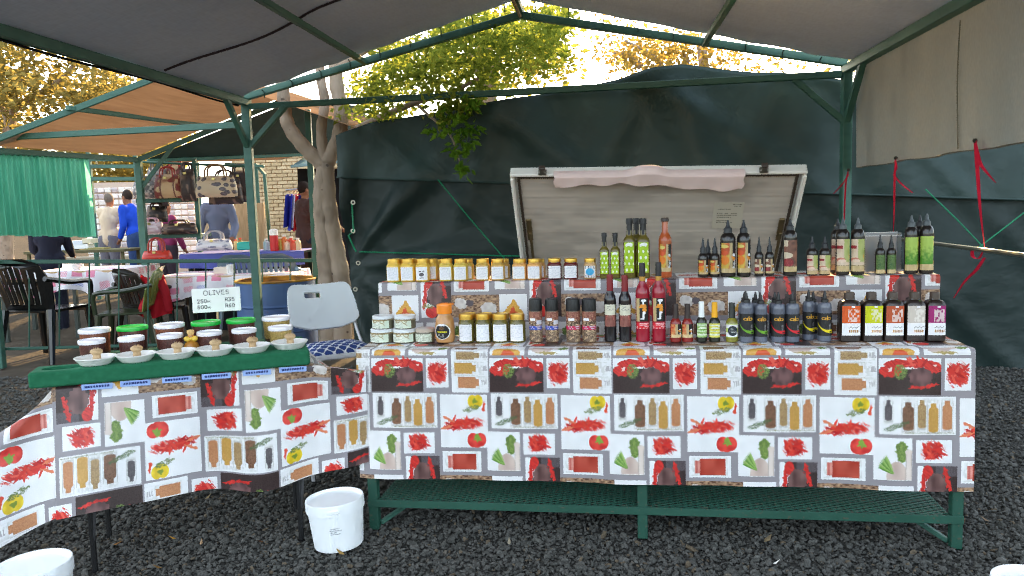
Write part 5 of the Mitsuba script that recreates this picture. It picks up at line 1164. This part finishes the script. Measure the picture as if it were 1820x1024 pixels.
for a, b in ((at(262, 286, 10.5), at(650, 271, 13.2)), (at(455, 290, 13.), [*at(455, 290, 13.)[:2], 0]), (at(350, 288, 12.), [*at(350, 288, 12.)[:2], 0]), (at(470, 310, 12.5), [*at(476, 310, 12.5)[:2], 0]), (at(400, 292, 12.5), at(470, 296, 12.5)), (at(455, 292, 12.6), at(472, 312, 12.5))):
    part(c3, 'frame_bar', shp(beam(a, b, .045), 'canopy_paint'))
# frame of a stall seen between curtain and stand
c4 = thing('stall_frame', 'bare green stall frame in front of the golden tree', 'frame')
for a, b in ((at(150, 296, 13), at(250, 296, 13)), (at(150, 283, 13), at(250, 284, 13)), (at(150, 318, 13), at(250, 318, 13)), (at(157, 270, 13), [*at(157, 270, 13)[:2], 0]), (at(240, 270, 13), [*at(240, 270, 13)[:2], 0])):
    part(c4, 'bar', shp(beam(a, b, .06), 'canopy_paint'))

# ------------------------------------------------------------------ brick wall
def _brick(p, n, uv):
    r = cell_rand(dr.floor(p.x * 4.7 + .5 * dr.floor(p.z * 13.3)), dr.floor(p.z * 13.3)); return mix((.46, .33, .17), (.70, .54, .33), .6 * r + .4 * noise(p.x * 30, p.z * 40))
scene['brick_face'] = prin(mikit.proc(_brick), .85)
WY = 16.4; bw = thing('brick_wall', 'pale yellow brick wall of the building beyond the stalls', 'wall')
part(bw, 'mortar', shp(box(2.75, .25, 3.3, (-4.25, WY + .145, 1.65)), 'matte', C(176, 150, 116)))
bk0 = shp(box(.198, .05, .062, (0, 0, 0), .006), 'brick_face', smooth=False)
for r_ in range(27):
    for k in range(10):
        part(bw, 'brick', bk0, T4().translate([-5.55 + k * .212 + (r_ % 2) * .106, WY + .004 * rng.random(), .88 + r_ * .075]))
# shop awning, dark opening
aw = thing('shop_awning', 'blue green awning over the dark opening in the brick wall', 'awning')
a_, b_ = at(517, 296, 14.2), at(640, 284, 14.2)
part(aw, 'canopy_sheet', shp(grid(np.array([[a_, a_ + [.1, 1.2, .35]], [b_, b_ + [0, 1.2, .35]]])), 'satin', C(70, 110, 118), False)); part(aw, 'edge_bar', shp(beam(a_, b_, .05), 'satin', C(120, 150, 152)))
part(aw, 'dark_curtain', shp(grid(np.array([[at(528 + 14 * k, 300, 14.9) + [0, .08 * (k % 2), 0], [*(at(528 + 14 * k, 300, 14.9) + [0, .08 * (k % 2), 0])[:2], 0]] for k in range(9)])), 'matte', C(28, 26, 28), False))
cl = thing('clothes_rail', 'rail with blue white and red garments on hangers by the brick wall', 'clothes rail')
part(cl, 'rail', shp(tube([at(508, 338, 12.6), at(560, 334, 12.6)], .015, 6), 'metal', C(150, 150, 150)))
for i, (x, c) in enumerate([(513, (40, 52, 150)), (520, (60, 70, 190)), (526, (200, 200, 214)), (532, (206, 48, 52)), (540, (46, 40, 120)), (548, (60, 70, 140))]):
    P = at(x, 342, 12.6); G = np.zeros((8, 8, 3))
    for u in range(8):
        for w in range(8):
            s, t = u / 7, w / 7; G[u, w] = P + np.array([.045 * math.sin(s * 9 + i) - .06 * t, -.2 + .4 * s, -.02 - t * (.50 + .06 * (i % 2)) - .06 * abs(s - .5)])
    part(cl, 'garment', shp(grid(G), 'matte', C(*c), True)); part(cl, 'hanger', shp(tube([P + [0, 0, .09], P + [0, 0, .02], P + [0, -.18, -.05], P + [0, .18, -.05], P + [0, 0, .02]], .006, 5), 'wood'))

# ------------------------------------------------------------------ wall of small white packets
pk_ = thing('packet_display', 'tall display of many small white packets behind the shoppers', 'display')
D0, D1, DZ = at(150, 330, 17.2), at(345, 330, 17.5), at(152, 320, 17.2)[2]
part(pk_, 'back_panel', shp(beam([*D0[:2], 1.2], [*D1[:2], 1.2], .05, 2.2, bev=.01), 'matte', C(196, 176, 160)))
pv = [shp(rot(box(.135, .04, .098, bev=.012), [1, 0, 0], a), 'satin', C(*c)) for a, c in ((18, (238, 232, 228)), (-8, (226, 214, 210)), (25, (206, 196, 200)), (10, (240, 236, 230)))]
for r_ in range(13):
    for k in range(16):
        q = D0 + (D1 - D0) * ((k + .5) / 16); part(pk_, 'packet', pv[int(rng.integers(0, 4))], T4().translate([q[0], q[1] - .06, .58 + r_ * .130]).rotate([0, 0, 1], float(rng.uniform(-14, 14))))
part(pk_, 'counter', shp(box(2.2, .5, .06, (D0[0] + .5, D0[1] - .9, .74)), 'matte', C(150, 140, 120)))
for x, y, c, w in [(140, 432, (206, 214, 224), .22), (147, 438, (230, 232, 230), .26), (122, 440, (190, 200, 214), .24), (160, 428, (214, 208, 180), .14), (174, 444, (150, 140, 90), .3)]:
    single('paper_box', shp(mv(box(w, .2, .07), at(x, y, 12.2)), 'matte', C(*c)), f'pale flat carton {"left" if x < 130 else "right" if x > 165 else "middle"} on the low table behind the curtain' if x in (122, 174) else {140: 'topmost pale carton under the curtain edge', 147: 'white carton under the curtain edge', 160: 'small cream carton beside the shopper in beige'}[x], 'box')
single('market_table', shp(cat(mv(box(1.5, .6, .04), at(150, 446, 12.2)), *[mv(box(.04, .04, .62), at(150, 446, 12.2) + [dx, dy, -.33]) for dx in (-.7, .7) for dy in (-.25, .25)]), 'matte', C(96, 92, 66)), 'low table with cartons behind the green curtain', 'table')

# ------------------------------------------------------------------ people
def sph(r): return m3.Manifold.sphere(r, 14)
def chain(pts): return [m3.Manifold.batch_hull([sph(r0).translate(list(map(float, p0))), sph(r1).translate(list(map(float, p1)))]) for (p0, r0), (p1, r1) in zip(pts[:-1], pts[1:])]
def fuse(bones, ref=.05, it=6):
    m = m3.Manifold.batch_boolean(bones, m3.OpType.Add).refine_to_length(ref); t = tri(m); t.merge_vertices(); return trimesh.smoothing.filter_taubin(t, iterations=it)
def person(label, X, Y, head, H, top, legs, hair, skin=(150, 104, 80), lean=0., arms=((.10, -.05), (.10, -.05)), long_top=0., z0=0., hairlen=0., girth=.92):
    """standing figure facing -y before turning by head degrees; lean bends the trunk forward at the hips; arms: (outward, forward) swing of each arm"""
    s = H / 1.72; k = thing('person', label, 'person'); hp = np.array([0, 0, .93])
    def B(p):     # bend the upper body about the hips
        p = np.asarray(p, float); c, q = math.cos(lean), math.sin(lean); d = p - hp
        return hp + np.array([d[0], d[1] * c - d[2] * q, d[1] * q * .3 + d[2] * c])
    legs_, tops, skin_, body = [], [], [], []
    for sg in (-1, 1):
        L_ = [((sg * .09, .0, .90), .105), ((sg * .10, -.01, .50), .065), ((sg * .105, .02, .09), .043)]; body += chain(L_) + chain([((sg * .105, .03, .045), .04), ((sg * .12, -.14, .03), .03)])
        legs_ += chain([(p, r + .022) for p, r in L_])
        ou, fw = arms[(sg + 1) // 2]; sh = np.array([sg * .175, 0, 1.40]); el_ = sh + np.array([sg * (.05 + ou * .5), fw * .55, -.27]); wr = el_ + np.array([sg * (-.02 + ou * .2), fw * 1.1 - .05, -.22 + max(0, -fw) * .5])
        A = [(B(sh), .062), (B(el_), .043), (B(wr), .030)]; body += chain(A); tops += chain([(p, r + .018) for p, r in A])
        wrb, dv = B(wr), B(wr) - B(el_); dv = dv / np.linalg.norm(dv); sd = np.cross(dv, [0, 1, .2]); sd /= np.linalg.norm(sd)
        body += chain([(wrb, .028), (wrb + dv * .075, .030)])
        for f_, (o_, l_) in enumerate(((-.030, .070), (-.011, .080), (.010, .076), (.029, .060))): body += chain([(wrb + dv * .075 + sd * o_, .010), (wrb + dv * (.075 + l_ * .55) + sd * o_ + np.array([0, -.006, 0]), .009), (wrb + dv * (.075 + l_) + sd * o_ + np.array([0, -.022, 0]), .0075)])
        body += chain([(wrb + dv * .02 + sd * .03 * -sg, .012), (wrb + dv * .065 + sd * .052 * -sg, .010), (wrb + dv * .095 + sd * .055 * -sg, .008)])
    tr_ = [((0, 0, .93), .125), ((0, -.0, 1.08), .118), ((0, .01, 1.28), .135), ((0, .01, 1.38), .10)]
    T_ = chain([(B(p), r) for p, r in tr_]) + chain([(B((-.15, 0, 1.39)), .075), (B((.15, 0, 1.39)), .075)]) + chain([(B((-.07, 0, .95)), .115), (B((.07, 0, .95)), .115)]) + chain([(B((-.08, 0, 1.26)), .10), (B((.08, 0, 1.26)), .10)])
    body += T_ + chain([(B((0, .01, 1.40)), .058), (B((0, -.01, 1.52)), .050)])
    G_ = chain([(B(p), r + .020) for p, r in tr_]) + chain([(B((-.15, 0, 1.38)), .09), (B((.15, 0, 1.38)), .09)]) + chain([(B((-.08, 0, 1.26)), .118), (B((.08, 0, 1.26)), .118)]) + chain([(B((-.075, 0, 1.0)), .128), (B((.075, 0, 1.0)), .128)])
    if long_top: G_ += chain([(B((-.08, 0, .98)), .13), ((-.10, 0, .93 - long_top), .12)]) + chain([(B((.08, 0, .98)), .13), ((.10, 0, .93 - long_top), .12)]) + chain([((-.10, 0, .93 - long_top), .12), ((.10, 0, .93 - long_top), .12)])
    hc_ = B((0, -.015, 1.605)); E = lambda a, b, c, o: m3.Manifold.sphere(1, 20).scale([a, b, c]).translate(list(map(float, hc_ + np.array(o))))
    body += [E(.074, .092, .112, (0, 0, 0)), E(.052, .06, .06, (0, -.03, -.065)), E(.012, .02, .022, (0, -.094, -.012)), E(.012, .02, .03, (-.074, .005, -.005)), E(.012, .02, .03, (.074, .005, -.005)), E(.022, .010, .006, (0, -.082, -.052))]
    M = T4().translate([X, Y, z0]).rotate([0, 0, 1], head).scale([s * girth, s * girth, s])
    skin = skin
    part(k, 'body', shp(fuse(body, .04, 5), 'matte', C(*skin), True), M)
    part(k, 'trousers', shp(fuse(legs_ + chain([((-.07, 0, .94), .132), ((.07, 0, .94), .132)]), .05), 'matte', C(*legs), True), M)
    part(k, 'top', shp(fuse(G_ + tops, .05), 'matte', C(*top), True), M)
    hr = [E(.082, .098, .10, (0, .018, .030))] + ([E(.085, .075, .10 + hairlen, (0, .05, -.04 - hairlen * .6))] if hairlen else [])
    part(k, 'hair', shp(fuse(hr, .03, 3), 'matte', C(*hair), True), M)
    for sg in (-1, 1):
        part(k, 'eye', shp(mv(trimesh.creation.icosphere(1, .011), hc_ + [sg * .030, -.083, .010]), 'gloss', C(30, 22, 20)), M); part(k, 'shoe', shp(fuse(chain([((sg * .105, .05, .05), .052), ((sg * .12, -.16, .035), .042)]), .04, 3), 'satin', C(38, 34, 34), True), M)
    return k
def gx(px, Y): return (px - 910) / FPX * Y * 1.0
person('person in a beige jumper and grey trousers with their back turned', gx(199, 14.0), 14.0, 172, 1.73, (206, 186, 160), (104, 102, 112), (112, 102, 92), lean=.12, arms=((-.03, -.3), (-.03, -.35)), girth=.9, z0=.24)
person('person in a bright blue jacket and jeans bending towards the beige jumper', gx(250, 13.8), 13.8, 250, 1.80, (30, 74, 196), (44, 66, 110), (52, 40, 34), lean=.26, arms=((-.04, -.06), (-.04, -.1)), girth=.92, z0=.23)
p3 = person('person in a grey blue shirt behind the counter, face hidden by a hanging handbag', gx(394, 11.6), 11.6, 8, 1.74, (112, 120, 146), (60, 60, 70), (60, 44, 34), arms=((.06, -.1), (.08, -.15)), z0=.22)
person('person in a maroon top half hidden behind the bag shelves', gx(301, 12.4), 12.4, 150, 1.58, (126, 44, 84), (60, 50, 60), (46, 34, 30), z0=.2)
person('person in a long brown coat standing beside the tree', gx(548, 11.4), 11.4, 130, 1.72, (78, 54, 50), (40, 42, 56), (40, 28, 24), long_top=.35, arms=((.04, -.25), (.02, -.1)), z0=.24)
person('person in dark clothes hidden above the waist by the green curtain', gx(92, 10.6), 10.6, 200, 1.74, (24, 28, 44), (24, 27, 42), (40, 30, 26), arms=((.0, -.25), (.0, -.25)))

# ------------------------------------------------------------------ bag stand with handbags
bs = thing('bag_stand', 'green metal shelf stand carrying handbags', 'stand')
BY = 10.45
for x in (248, 345):
    for dy in (0, .45): P = at(x, 282, BY + dy); part(bs, 'post', shp(beam([P[0], P[1], 0], P, .05), 'green_paint'))
SH = []
for x0, x1, y in ((243, 328, 356), (249, 352, 420)):
    a, b = at(x0, y, BY), at(x1, y, BY); part(bs, 'shelf', shp(box(b[0] - a[0], .5, .05, ((a[0] + b[0]) / 2, BY + .22, (a[2] + b[2]) / 2)), 'green_paint')); SH.append((a[2] + b[2]) / 2 + .026)
for a, b in ((at(248, 288, BY), at(440, 296, BY)), (at(345, 288, BY), at(345, 300, BY + .45))): part(bs, 'hanging_bar', shp(tube([a, b], .016, 8), 'green_paint'))


def _bagcloth(p, n, uv):
    k = dr.floor(uv.x); u = uv.x * 4.6; v = uv.y * 3.4; f, s, r = voronoi(u, v)
    cream = dr.select(f < .30 + .05 * noise(u * 9, v * 9), mix((.05, .045, .055), (.16, .14, .15), noise(u * 8, v * 8)), mi.Color3f(.50, .40, .27))
    red = mix((.16, .03, .02), (.44, .30, .16), smoothstep(.35, .55, noise(u * 1.3, v * 1.6))); red = dr.select(dr.abs(u * .7 - dr.floor(u * .7) - .5) < .08, mi.Color3f(.12, .05, .03), red)
    wht = dr.select(f < .28, mix((.12, .13, .22), (.34, .36, .46), r), mi.Color3f(.60, .60, .64)); dk = mix((.03, .02, .018), (.17, .11, .08), smoothstep(.4, .8, noise(u * 2, v * 2)))
    pk = mix((.55, .40, .44), (.72, .68, .72), noise(u * 2, v * 2)); gr = mix((.14, .13, .13), (.52, .46, .42), smoothstep(.4, .7, noise(u * 2.2, v * 2.2)))
    c = dr.select(k < 1, cream, dr.select(k < 2, red, dr.select(k < 3, wht, dr.select(k < 4, dk, dr.select(k < 5, pk, gr))))); return c
scene['bag_cloth'] = prin(mikit.proc(_bagcloth), .55)
BN = {'cream': 0, 'red': 1, 'white': 2, 'dark': 3, 'pink': 4, 'grey': 5}
def bag(label, x0, x1, y0, y1, Y, kind, hang=True, depth=.16, handle=.10, yaw=0.):
    """soft handbag: puffed body, gusset seam, two looped handles"""
    a, b = at(x0, y1, Y), at(x1, y0, Y); w, h = b[0] - a[0], b[2] - a[2]; nu, nv = 26, 12
    k = thing('handbag', label, 'handbag', None)
    ang = np.linspace(0, 2 * np.pi, nu); G = np.zeros((nu, nv, 3)); U = np.zeros((nu, nv, 2))
    for i, t in enumerate(ang):
        for j, s in enumerate(np.linspace(0, 1, nv)):
            f = (1 - abs(2 * s - 1) ** 6 * .55); wz = math.sin(math.pi * min(1, s * .9 + .12)) ** .5; c_, q = math.cos(t), math.sin(t)
            G[i, j] = (w / 2 * np.sign(c_) * abs(c_) ** .6 * (1 - .14 * s ** 2), depth / 2 * np.sign(q) * abs(q) ** .8 * wz * f, h * s + .02 * h * math.sin(3 * t) * s); U[i, j] = (BN[kind] + .02 + .96 * (.5 + .5 * c_), s)
    M = T4().translate([(a[0] + b[0]) / 2, Y, a[2]]).rotate([0, 0, 1], yaw)
    part(k, 'body', shp(grid(G), 'bag_cloth', uv=U.reshape(-1, 2), smooth=True), M)
    hc2 = {'cream': (120, 90, 60), 'red': (150, 40, 30), 'white': (150, 150, 160), 'dark': (60, 40, 30), 'pink': (190, 150, 160), 'grey': (90, 80, 76)}[kind]
    for q in (-1, 1):
        part(k, 'handle', shp(tube(smoothpath([[-w * .24, q * depth * .2, h * .9], [-w * .20, q * depth * .18, h + handle * .7], [0, q * depth * .12, h + handle], [w * .20, q * depth * .18, h + handle * .7], [w * .24, q * depth * .2, h * .9]], 5), .011, 6), 'satin', C(*hc2)), M)
    part(k, 'clasp', shp(box(.04, .012, .03, (0, -depth * .42, h * .86)), 'metal', C(190, 170, 110)), M)
    return k
for lab, *q in [('large cream handbag with dark flower blotches hanging at the front', 349, 420, 312, 352, 10.1, 'cream', True, .22, .14),
                ('grey patterned handbag at the left of the upper shelf', 238, 276, 322, 353, 10.4, 'grey', False, .2, .06), ('red and cream patchwork handbag on the upper shelf', 276, 322, 310, 353, 10.35, 'red', False, .2, .10),
                ('dark brown handbag hanging right of the patchwork bag', 322, 346, 300, 358, 10.4, 'dark', True, .2, .08), ('pale handbag hung behind the patchwork bag', 264, 296, 298, 345, 10.75, 'grey', True, .2, .10),
                ('narrow red brown handbag hung at the top of the stand', 296, 330, 293, 345, 10.85, 'red', True, .2, .08), ('dark handbag hung behind the large cream bag', 372, 430, 318, 364, 10.55, 'dark', True, .2, .12),
                ('brown handbag hung beside the canopy post', 408, 446, 305, 360, 10.7, 'dark', True, .2, .09), ('pink white handbag on the middle shelf', 251, 290, 394, 417, 10.4, 'pink', False, .2, .05),
                ('black handbag with white marks lying on the middle shelf', 288, 350, 396, 417, 10.35, 'dark', False, .22, .04), ('dark soft handbag tucked above the middle shelf', 262, 296, 366, 396, 10.7, 'dark', False, .2, .04),
                ('white and blue flowered handbag on the blue counter', 350, 412, 424, 446, 9.95, 'white', False, .24, .10)]:
    bag(lab, *q)
bag('red tote bag hanging below the bag shelves', 254, 305, 445, 466, 10.0, 'red', True, .2, .16)
rk = [k for k in scene if k.startswith('handbag_012__body')][0]; scene[rk] = {**scene[rk], 'bsdf': {'type': 'ref', 'id': 'red_vinyl'}}; scene['red_vinyl'] = prin({'type': 'rgb', 'value': [.46, .035, .02]}, .35)

# counter with blue cloth and things on it
ct = thing('market_counter', 'counter under a blue violet cloth behind the fence', 'counter')
a, b = at(318, 449, 10.0), at(540, 449, 10.0); zc = (a[2] + b[2]) / 2
G = np.zeros((40, 8, 3))
for i, t in enumerate(np.linspace(0, 1, 40)):
    for j, (dy, dz) in enumerate([(.8, 0), (.4, 0), (.02, 0), (0, -.01), (-.005, -.05), (-.01, -.10), (-.012, -.14), (-.015, -.17)]): G[i, j] = (a[0] + (b[0] - a[0]) * t, 10.0 + dy + (dz * .25 * math.sin(t * 30)), zc + dz - .03 * math.sin(math.pi * t) * (j > 3))
part(ct, 'cloth', shp(grid(G), 'matte', C(84, 92, 160), True)); part(ct, 'frame', shp(cat(box(b[0] - a[0] - .1, .7, .03, ((a[0] + b[0]) / 2, 10.4, zc - .02)), *[box(.05, .05, zc - .03, (x, y, zc / 2 - .02)) for x in (a[0] + .1, b[0] - .1) for y in (10.1, 10.7)]), 'matte', C(40, 50, 46)))
part(ct, 'skirt', shp(box(b[0] - a[0] - .2, .02, zc - .1, ((a[0] + b[0]) / 2, 10.2, zc / 2)), 'matte', C(30, 34, 40)))
single('teal_basket', shp(mv(box(.17, .14, .10, bev=.012), at(436, 437, 10.1)), 'satin', C(30, 160, 150)), 'teal plastic basket on the blue counter beside the canopy post', 'basket')
k = thing('snack_can', 'red and white cylinder can at the middle of the counter', 'can'); P = at(488, 446, 10.2); part(k, 'can', shp(lathe([(0, 0), (.050, 0), (.052, .01), (.052, .20), (0, .20)], 20), 'satin', C(196, 34, 36)), T4().translate(P.tolist())); part(k, 'lid', shp(lathe([(.052, .20), (.055, .20), (.055, .265), (.03, .28), (0, .28)], 20), 'satin', C(240, 236, 232)), T4().translate(P.tolist()))
for (x, c, h, w), wd in zip([(499, (200, 180, 80), .17, .04), (506, (214, 120, 60), .20, .04), (512, (226, 190, 160), .14, .05), (518, (206, 70, 50), .18, .035), (524, (224, 90, 60), .13, .045), (530, (230, 200, 150), .16, .04), (474, (170, 180, 190), .15, .04), (420, (200, 180, 130), .14, .03), (428, (150, 120, 60), .16, .03), (446, (190, 150, 70), .15, .03)], ('squat yellow condiment bottle just right of the red can', 'tall orange condiment bottle right of the red can', 'pale pink condiment bottle in the middle of the far bottles', 'thin red condiment bottle among the far bottles', 'short orange red condiment bottle among the far bottles', 'cream condiment bottle nearest the brown coat', 'grey condiment bottle left of the red can', 'pale bottle behind the flowered handbag', 'brown bottle behind the flowered handbag', 'amber bottle behind the canopy post')):
    P = at(x, 445, 10.3); place([('bottle', shp(lathe([(0, 0), (w, 0), (w, h * .7), (w * .5, h * .82), (w * .5, h * .9), (0, h * .9)], 14), 'gloss', C(*c))), ('cap', shp(lathe([(w * .55, h * .88), (w * .55, h), (0, h)], 12), 'satin', C(220, 60, 40) if x % 4 == 0 else C(236, 230, 220)))], 'condiment_bottle', wd, 'bottle', T4().translate(P.tolist()), 'condiment bottles on the far counter')
P = at(470, 400, 12.0); single('wooden_hatch', shp(mv(box(.42, .05, .75), [gx(452, 12.2), 12.2, 1.32]), 'wood'), 'light brown wooden board behind the canopy post', 'board')

# ------------------------------------------------------------------ plastic garden chairs, dining tables, drum
def garden_chair(label, X, Y, yaw, col, z0=0., s=1.0, colb=None):
    k = thing('garden_chair', label, 'chair', None); M = T4().translate([X, Y, z0]).rotate([0, 0, 1], yaw).scale(s)      # faces -y
    pl_ = sgeo.Polygon([(-.21, 0), (.21, 0), (.25, .25), (.20, .42), (.10, .47), (-.10, .47), (-.20, .42), (-.25, .25)]).buffer(-.03).buffer(.03)
    for q in range(-3, 4): pl_ = pl_.difference(sgeo.LineString([(q * .045, .08), (q * .052, .40 - abs(q) * .018)]).buffer(.0085))
    m = trimesh.creation.extrude_polygon(pl_, .012, engine='earcut'); v = np.array(m.vertices); m = trimesh.Trimesh(np.stack([v[:, 0], .22 + v[:, 2] + .30 * v[:, 1] - 1.1 * v[:, 0] ** 2, .42 + v[:, 1] * .95], 1), m.faces[:, ::-1])
    part(k, 'backrest', shp(m, 'gloss', C(*(colb or col)), 30), M)
    part(k, 'seat', shp(cat(box(.46, .44, .022, (0, 0, .425), .01), box(.44, .03, .05, (0, -.215, .41), .01)), 'gloss', C(*col)), M)
    for sg in (-1, 1):
        part(k, 'arm', shp(tube(smoothpath([[sg * .23, .29, .70], [sg * .26, .05, .655], [sg * .26, -.18, .645], [sg * .245, -.24, .60], [sg * .235, -.235, .43]], 5), .022, 8), 'gloss', C(*col)), M)
        part(k, 'leg', shp(cat(tube([[sg * .225, -.21, .42], [sg * .245, -.25, 0]], [.034, .022], 8)), 'gloss', C(*col)), M); part(k, 'leg', shp(tube([[sg * .21, .22, .44], [sg * .24, .30, 0]], [.036, .022], 8), 'gloss', C(*col)), M)
    return k
garden_chair('black plastic garden chair at the left edge behind the fence', gx(78, 8.75), 8.75, 172, (13, 14, 15), 0, 1.30)
garden_chair('dark green plastic garden chair facing left beside the dining table', gx(222, 8.9), 8.9, -78, (40, 50, 32), 0, 1.12, (104, 116, 56))
garden_chair('dark garden chair turned away behind the red jacket', gx(268, 9.3), 9.3, 150, (40, 34, 28), 0, 1.1)
garden_chair('grey blue slatted garden chair behind the drum, left one', gx(455, 10.0) , 9.75, 176, (88, 108, 122), .06, 1.15)
garden_chair('grey blue slatted garden chair behind the drum, right one', gx(505, 10.0), 9.8, 186, (88, 108, 122), .06, 1.15)


def _picnic(p, n, uv):
    u, v = uv.x * 6.3 + .35 * noise(uv.x * 3, uv.y * 3), uv.y * 8 + .5 * noise(uv.x * 3, uv.y * 4, 2.); r = cell_rand(dr.floor(u), dr.floor(v)); r2 = cell_rand(dr.floor(u), dr.floor(v), 5.); fu, fv = u - dr.floor(u), v - dr.floor(v)
    inn = (fu > .15) & (fu < .85) & (fv > .2) & (fv < .8); hat = dr.abs((fu + fv) * 6 - dr.floor((fu + fv) * 6) - .5) > .25
    c = mi.Color3f(.72, .70, .74); c = dr.select(inn & (r > .76), mi.Color3f(.70, .22, .34), c); c = dr.select(inn & (r < .12) & hat, mi.Color3f(.20, .26, .60), c); c = dr.select(inn & (r > .40) & (r < .52) & hat, mi.Color3f(.72, .16, .26), c); return c
scene['picnic_cloth'] = prin(mikit.proc(_picnic), .5)
def dining(label, clab, x0, x1, y, yb, Y, dep):
    a, b = at(x0, y, Y), at(x1, y, Y); z = (a[2] + b[2]) / 2; dr_ = z - (at(x0, yb, Y)[2] + at(x1, yb, Y)[2]) / 2; k = thing('dining_table', label, 'table')
    part(k, 'tabletop', shp(box(b[0] - a[0] - .04, dep, .03, ((a[0] + b[0]) / 2, Y + dep / 2, z - .02)), 'wood'))
    for x in (a[0] + .1, b[0] - .1):
        for q in (.1, dep - .1): part(k, 'leg', shp(beam([x, Y + q, 0], [x, Y + q, z - .035], .05), 'satin', C(50, 60, 56)))
    kk = thing('tablecloth', clab, 'tablecloth'); nu, prof = 60, [(dep, 0), (dep * .6, 0), (dep * .25, 0), (.015, 0), (.004, -.006), (0, -.02)] + [(-.006, -dr_ * t) for t in np.linspace(.15, 1, 8)]
    G = np.zeros((nu, len(prof), 3)); U = np.zeros((nu, len(prof), 2))
    for i, t in enumerate(np.linspace(0, 1, nu)):
        for j, (q, dz) in enumerate(prof): w = -dz / max(dr_, .01); G[i, j] = (a[0] + (b[0] - a[0]) * t, Y + q - .05 * w * math.sin(t * 22) - .02 * w, z + dz * (1 + .18 * math.sin(t * 9 + x0)) + .002); U[i, j] = ((b[0] - a[0]) * t, q - dz if q < .01 else -q)
    part(kk, 'sheet', shp(grid(G), 'picnic_cloth', uv=U.reshape(-1, 2), smooth=True))
    G = np.zeros((12, 8, 3)); U = np.zeros((12, 8, 2))
    for i, t in enumerate(np.linspace(0, 1, 12)):
        for j, s in enumerate(np.linspace(0, 1, 8)): G[i, j] = (b[0] + .03 * s * math.sin(t * 14) + .02 * s, Y + dep * t, z - dr_ * s); U[i, j] = (t * dep, s * dr_)
    part(kk, 'end_flap', shp(grid(G), 'picnic_cloth', uv=U.reshape(-1, 2), smooth=True)); return z
za = dining('dining table behind the black chair at the left', 'pink and white cloth on the dining table behind the black chair', 58, 226, 481, 520, 9.5, .8)
zb_ = dining('dining table behind the price card', 'pink and white cloth on the dining table behind the price card', 278, 520, 489, 530, 9.2, .8)
dining('dining table cut by the left edge', 'bright pink cloth on the table cut by the left edge', -120, 8, 482, 522, 9.9, .8)
def ware(name, label, cat_, x, y, Y, prof, col, z): P = at(x, y, Y); single(name, shp(lathe(prof, 20), 'gloss', C(*col)), label, cat_, None, T4().translate([P[0], P[1], z + .004]))
ware('bowl', 'white bowl on the left dining table', 'bowl', 137, 480, 9.7, [(0, 0), (.04, 0), (.075, .03), (.08, .075), (.074, .075), (.065, .03), (0, .012)], (232, 226, 220), za); ware('mug', 'white mug beside the bowl on the left dining table', 'mug', 118, 480, 9.75, [(0, 0), (.04, 0), (.042, .09), (.037, .09), (.034, .01), (0, .01)], (240, 236, 232), za)
ware('mug', 'tall white mug on the table behind the price card', 'mug', 410, 484, 9.3, [(0, 0), (.04, 0), (.045, .11), (.040, .11), (.036, .01), (0, .01)], (240, 238, 234), zb_)
single('napkin_box', shp(mv(box(.16, .12, .08, bev=.008), [*at(395, 484, 9.35)[:2], zb_ + .045]), 'matte', C(226, 214, 200)), 'cream square napkin box beside the tall mug', 'box')
# red jacket over a chair
P = at(271, 505, 9.05); G = np.zeros((22, 16, 3))
for i, t in enumerate(np.linspace(0, 1, 22)):
    for j, s in enumerate(np.linspace(0, 1, 16)): wj = .13 + .05 * s; G[i, j] = P + np.array([wj * math.sin((t - .5) * 3.4) * 1.0 + .01 * math.sin(s * 9 + t * 12), -.10 * math.cos((t - .5) * 3.6) * (.7 + .5 * s) + .012 * math.sin(t * 26 + s * 2), .10 - s * .46 + .02 * math.sin(t * 9)])
jk = thing('red_jacket', 'red jacket hanging over a chair beside the dining table', 'jacket'); part(jk, 'cloth', shp(grid(G), 'matte', C(168, 22, 34), True)); part(jk, 'sleeve', shp(tube(smoothpath([P + [.13, -.08, .04], P + [.19, -.10, -.12], P + [.20, -.08, -.30]], 6), [.05] * 6 + [.045] * 7, 10), 'matte', C(150, 20, 32)))
# blue drum, rusty yellow inside
P = at(490, 497, 8.6); DR, DH = .415, P[2]
db = thing('steel_drum', 'large open blue steel drum with a rusty yellow inside, behind the canopy post', 'drum'); M = T4().translate([P[0], P[1], 0])
def _drum(p, n, uv): return mix(mix((.035, .075, .19), (.06, .12, .26), fbm(p.x * 6, p.y * 6, p.z * 4, 3)), (.10, .06, .035), smoothstep(.66, .78, fbm(p.x * 9, p.y * 9, p.z * 7, 3)))
scene['drum_paint'] = prin(mikit.proc(_drum), .45)
def _rust(p, n, uv): return mix((.42, .22, .02), (.16, .08, .02), smoothstep(.35, .65, fbm(p.x * 5, p.y * 5, p.z * 7, 4)))
scene['rust'] = prin(mikit.proc(_rust), .8)
part(db, 'shell', shp(lathe([(0, 0), (DR - .01, 0), (DR, .02), (DR, DH * .33), (DR + .014, DH * .35), (DR, DH * .37), (DR, DH * .66), (DR + .014, DH * .68), (DR, DH * .70), (DR, DH - .01)], 48), 'drum_paint'), M)
part(db, 'inside', shp(lathe([(DR - .006, DH - .012), (DR - .008, .05), (0, .05)], 48), 'rust'), M); part(db, 'rim', shp(mv(trimesh.creation.torus(DR, .012, 48, 8), (0, 0, DH)), 'rust'), M)
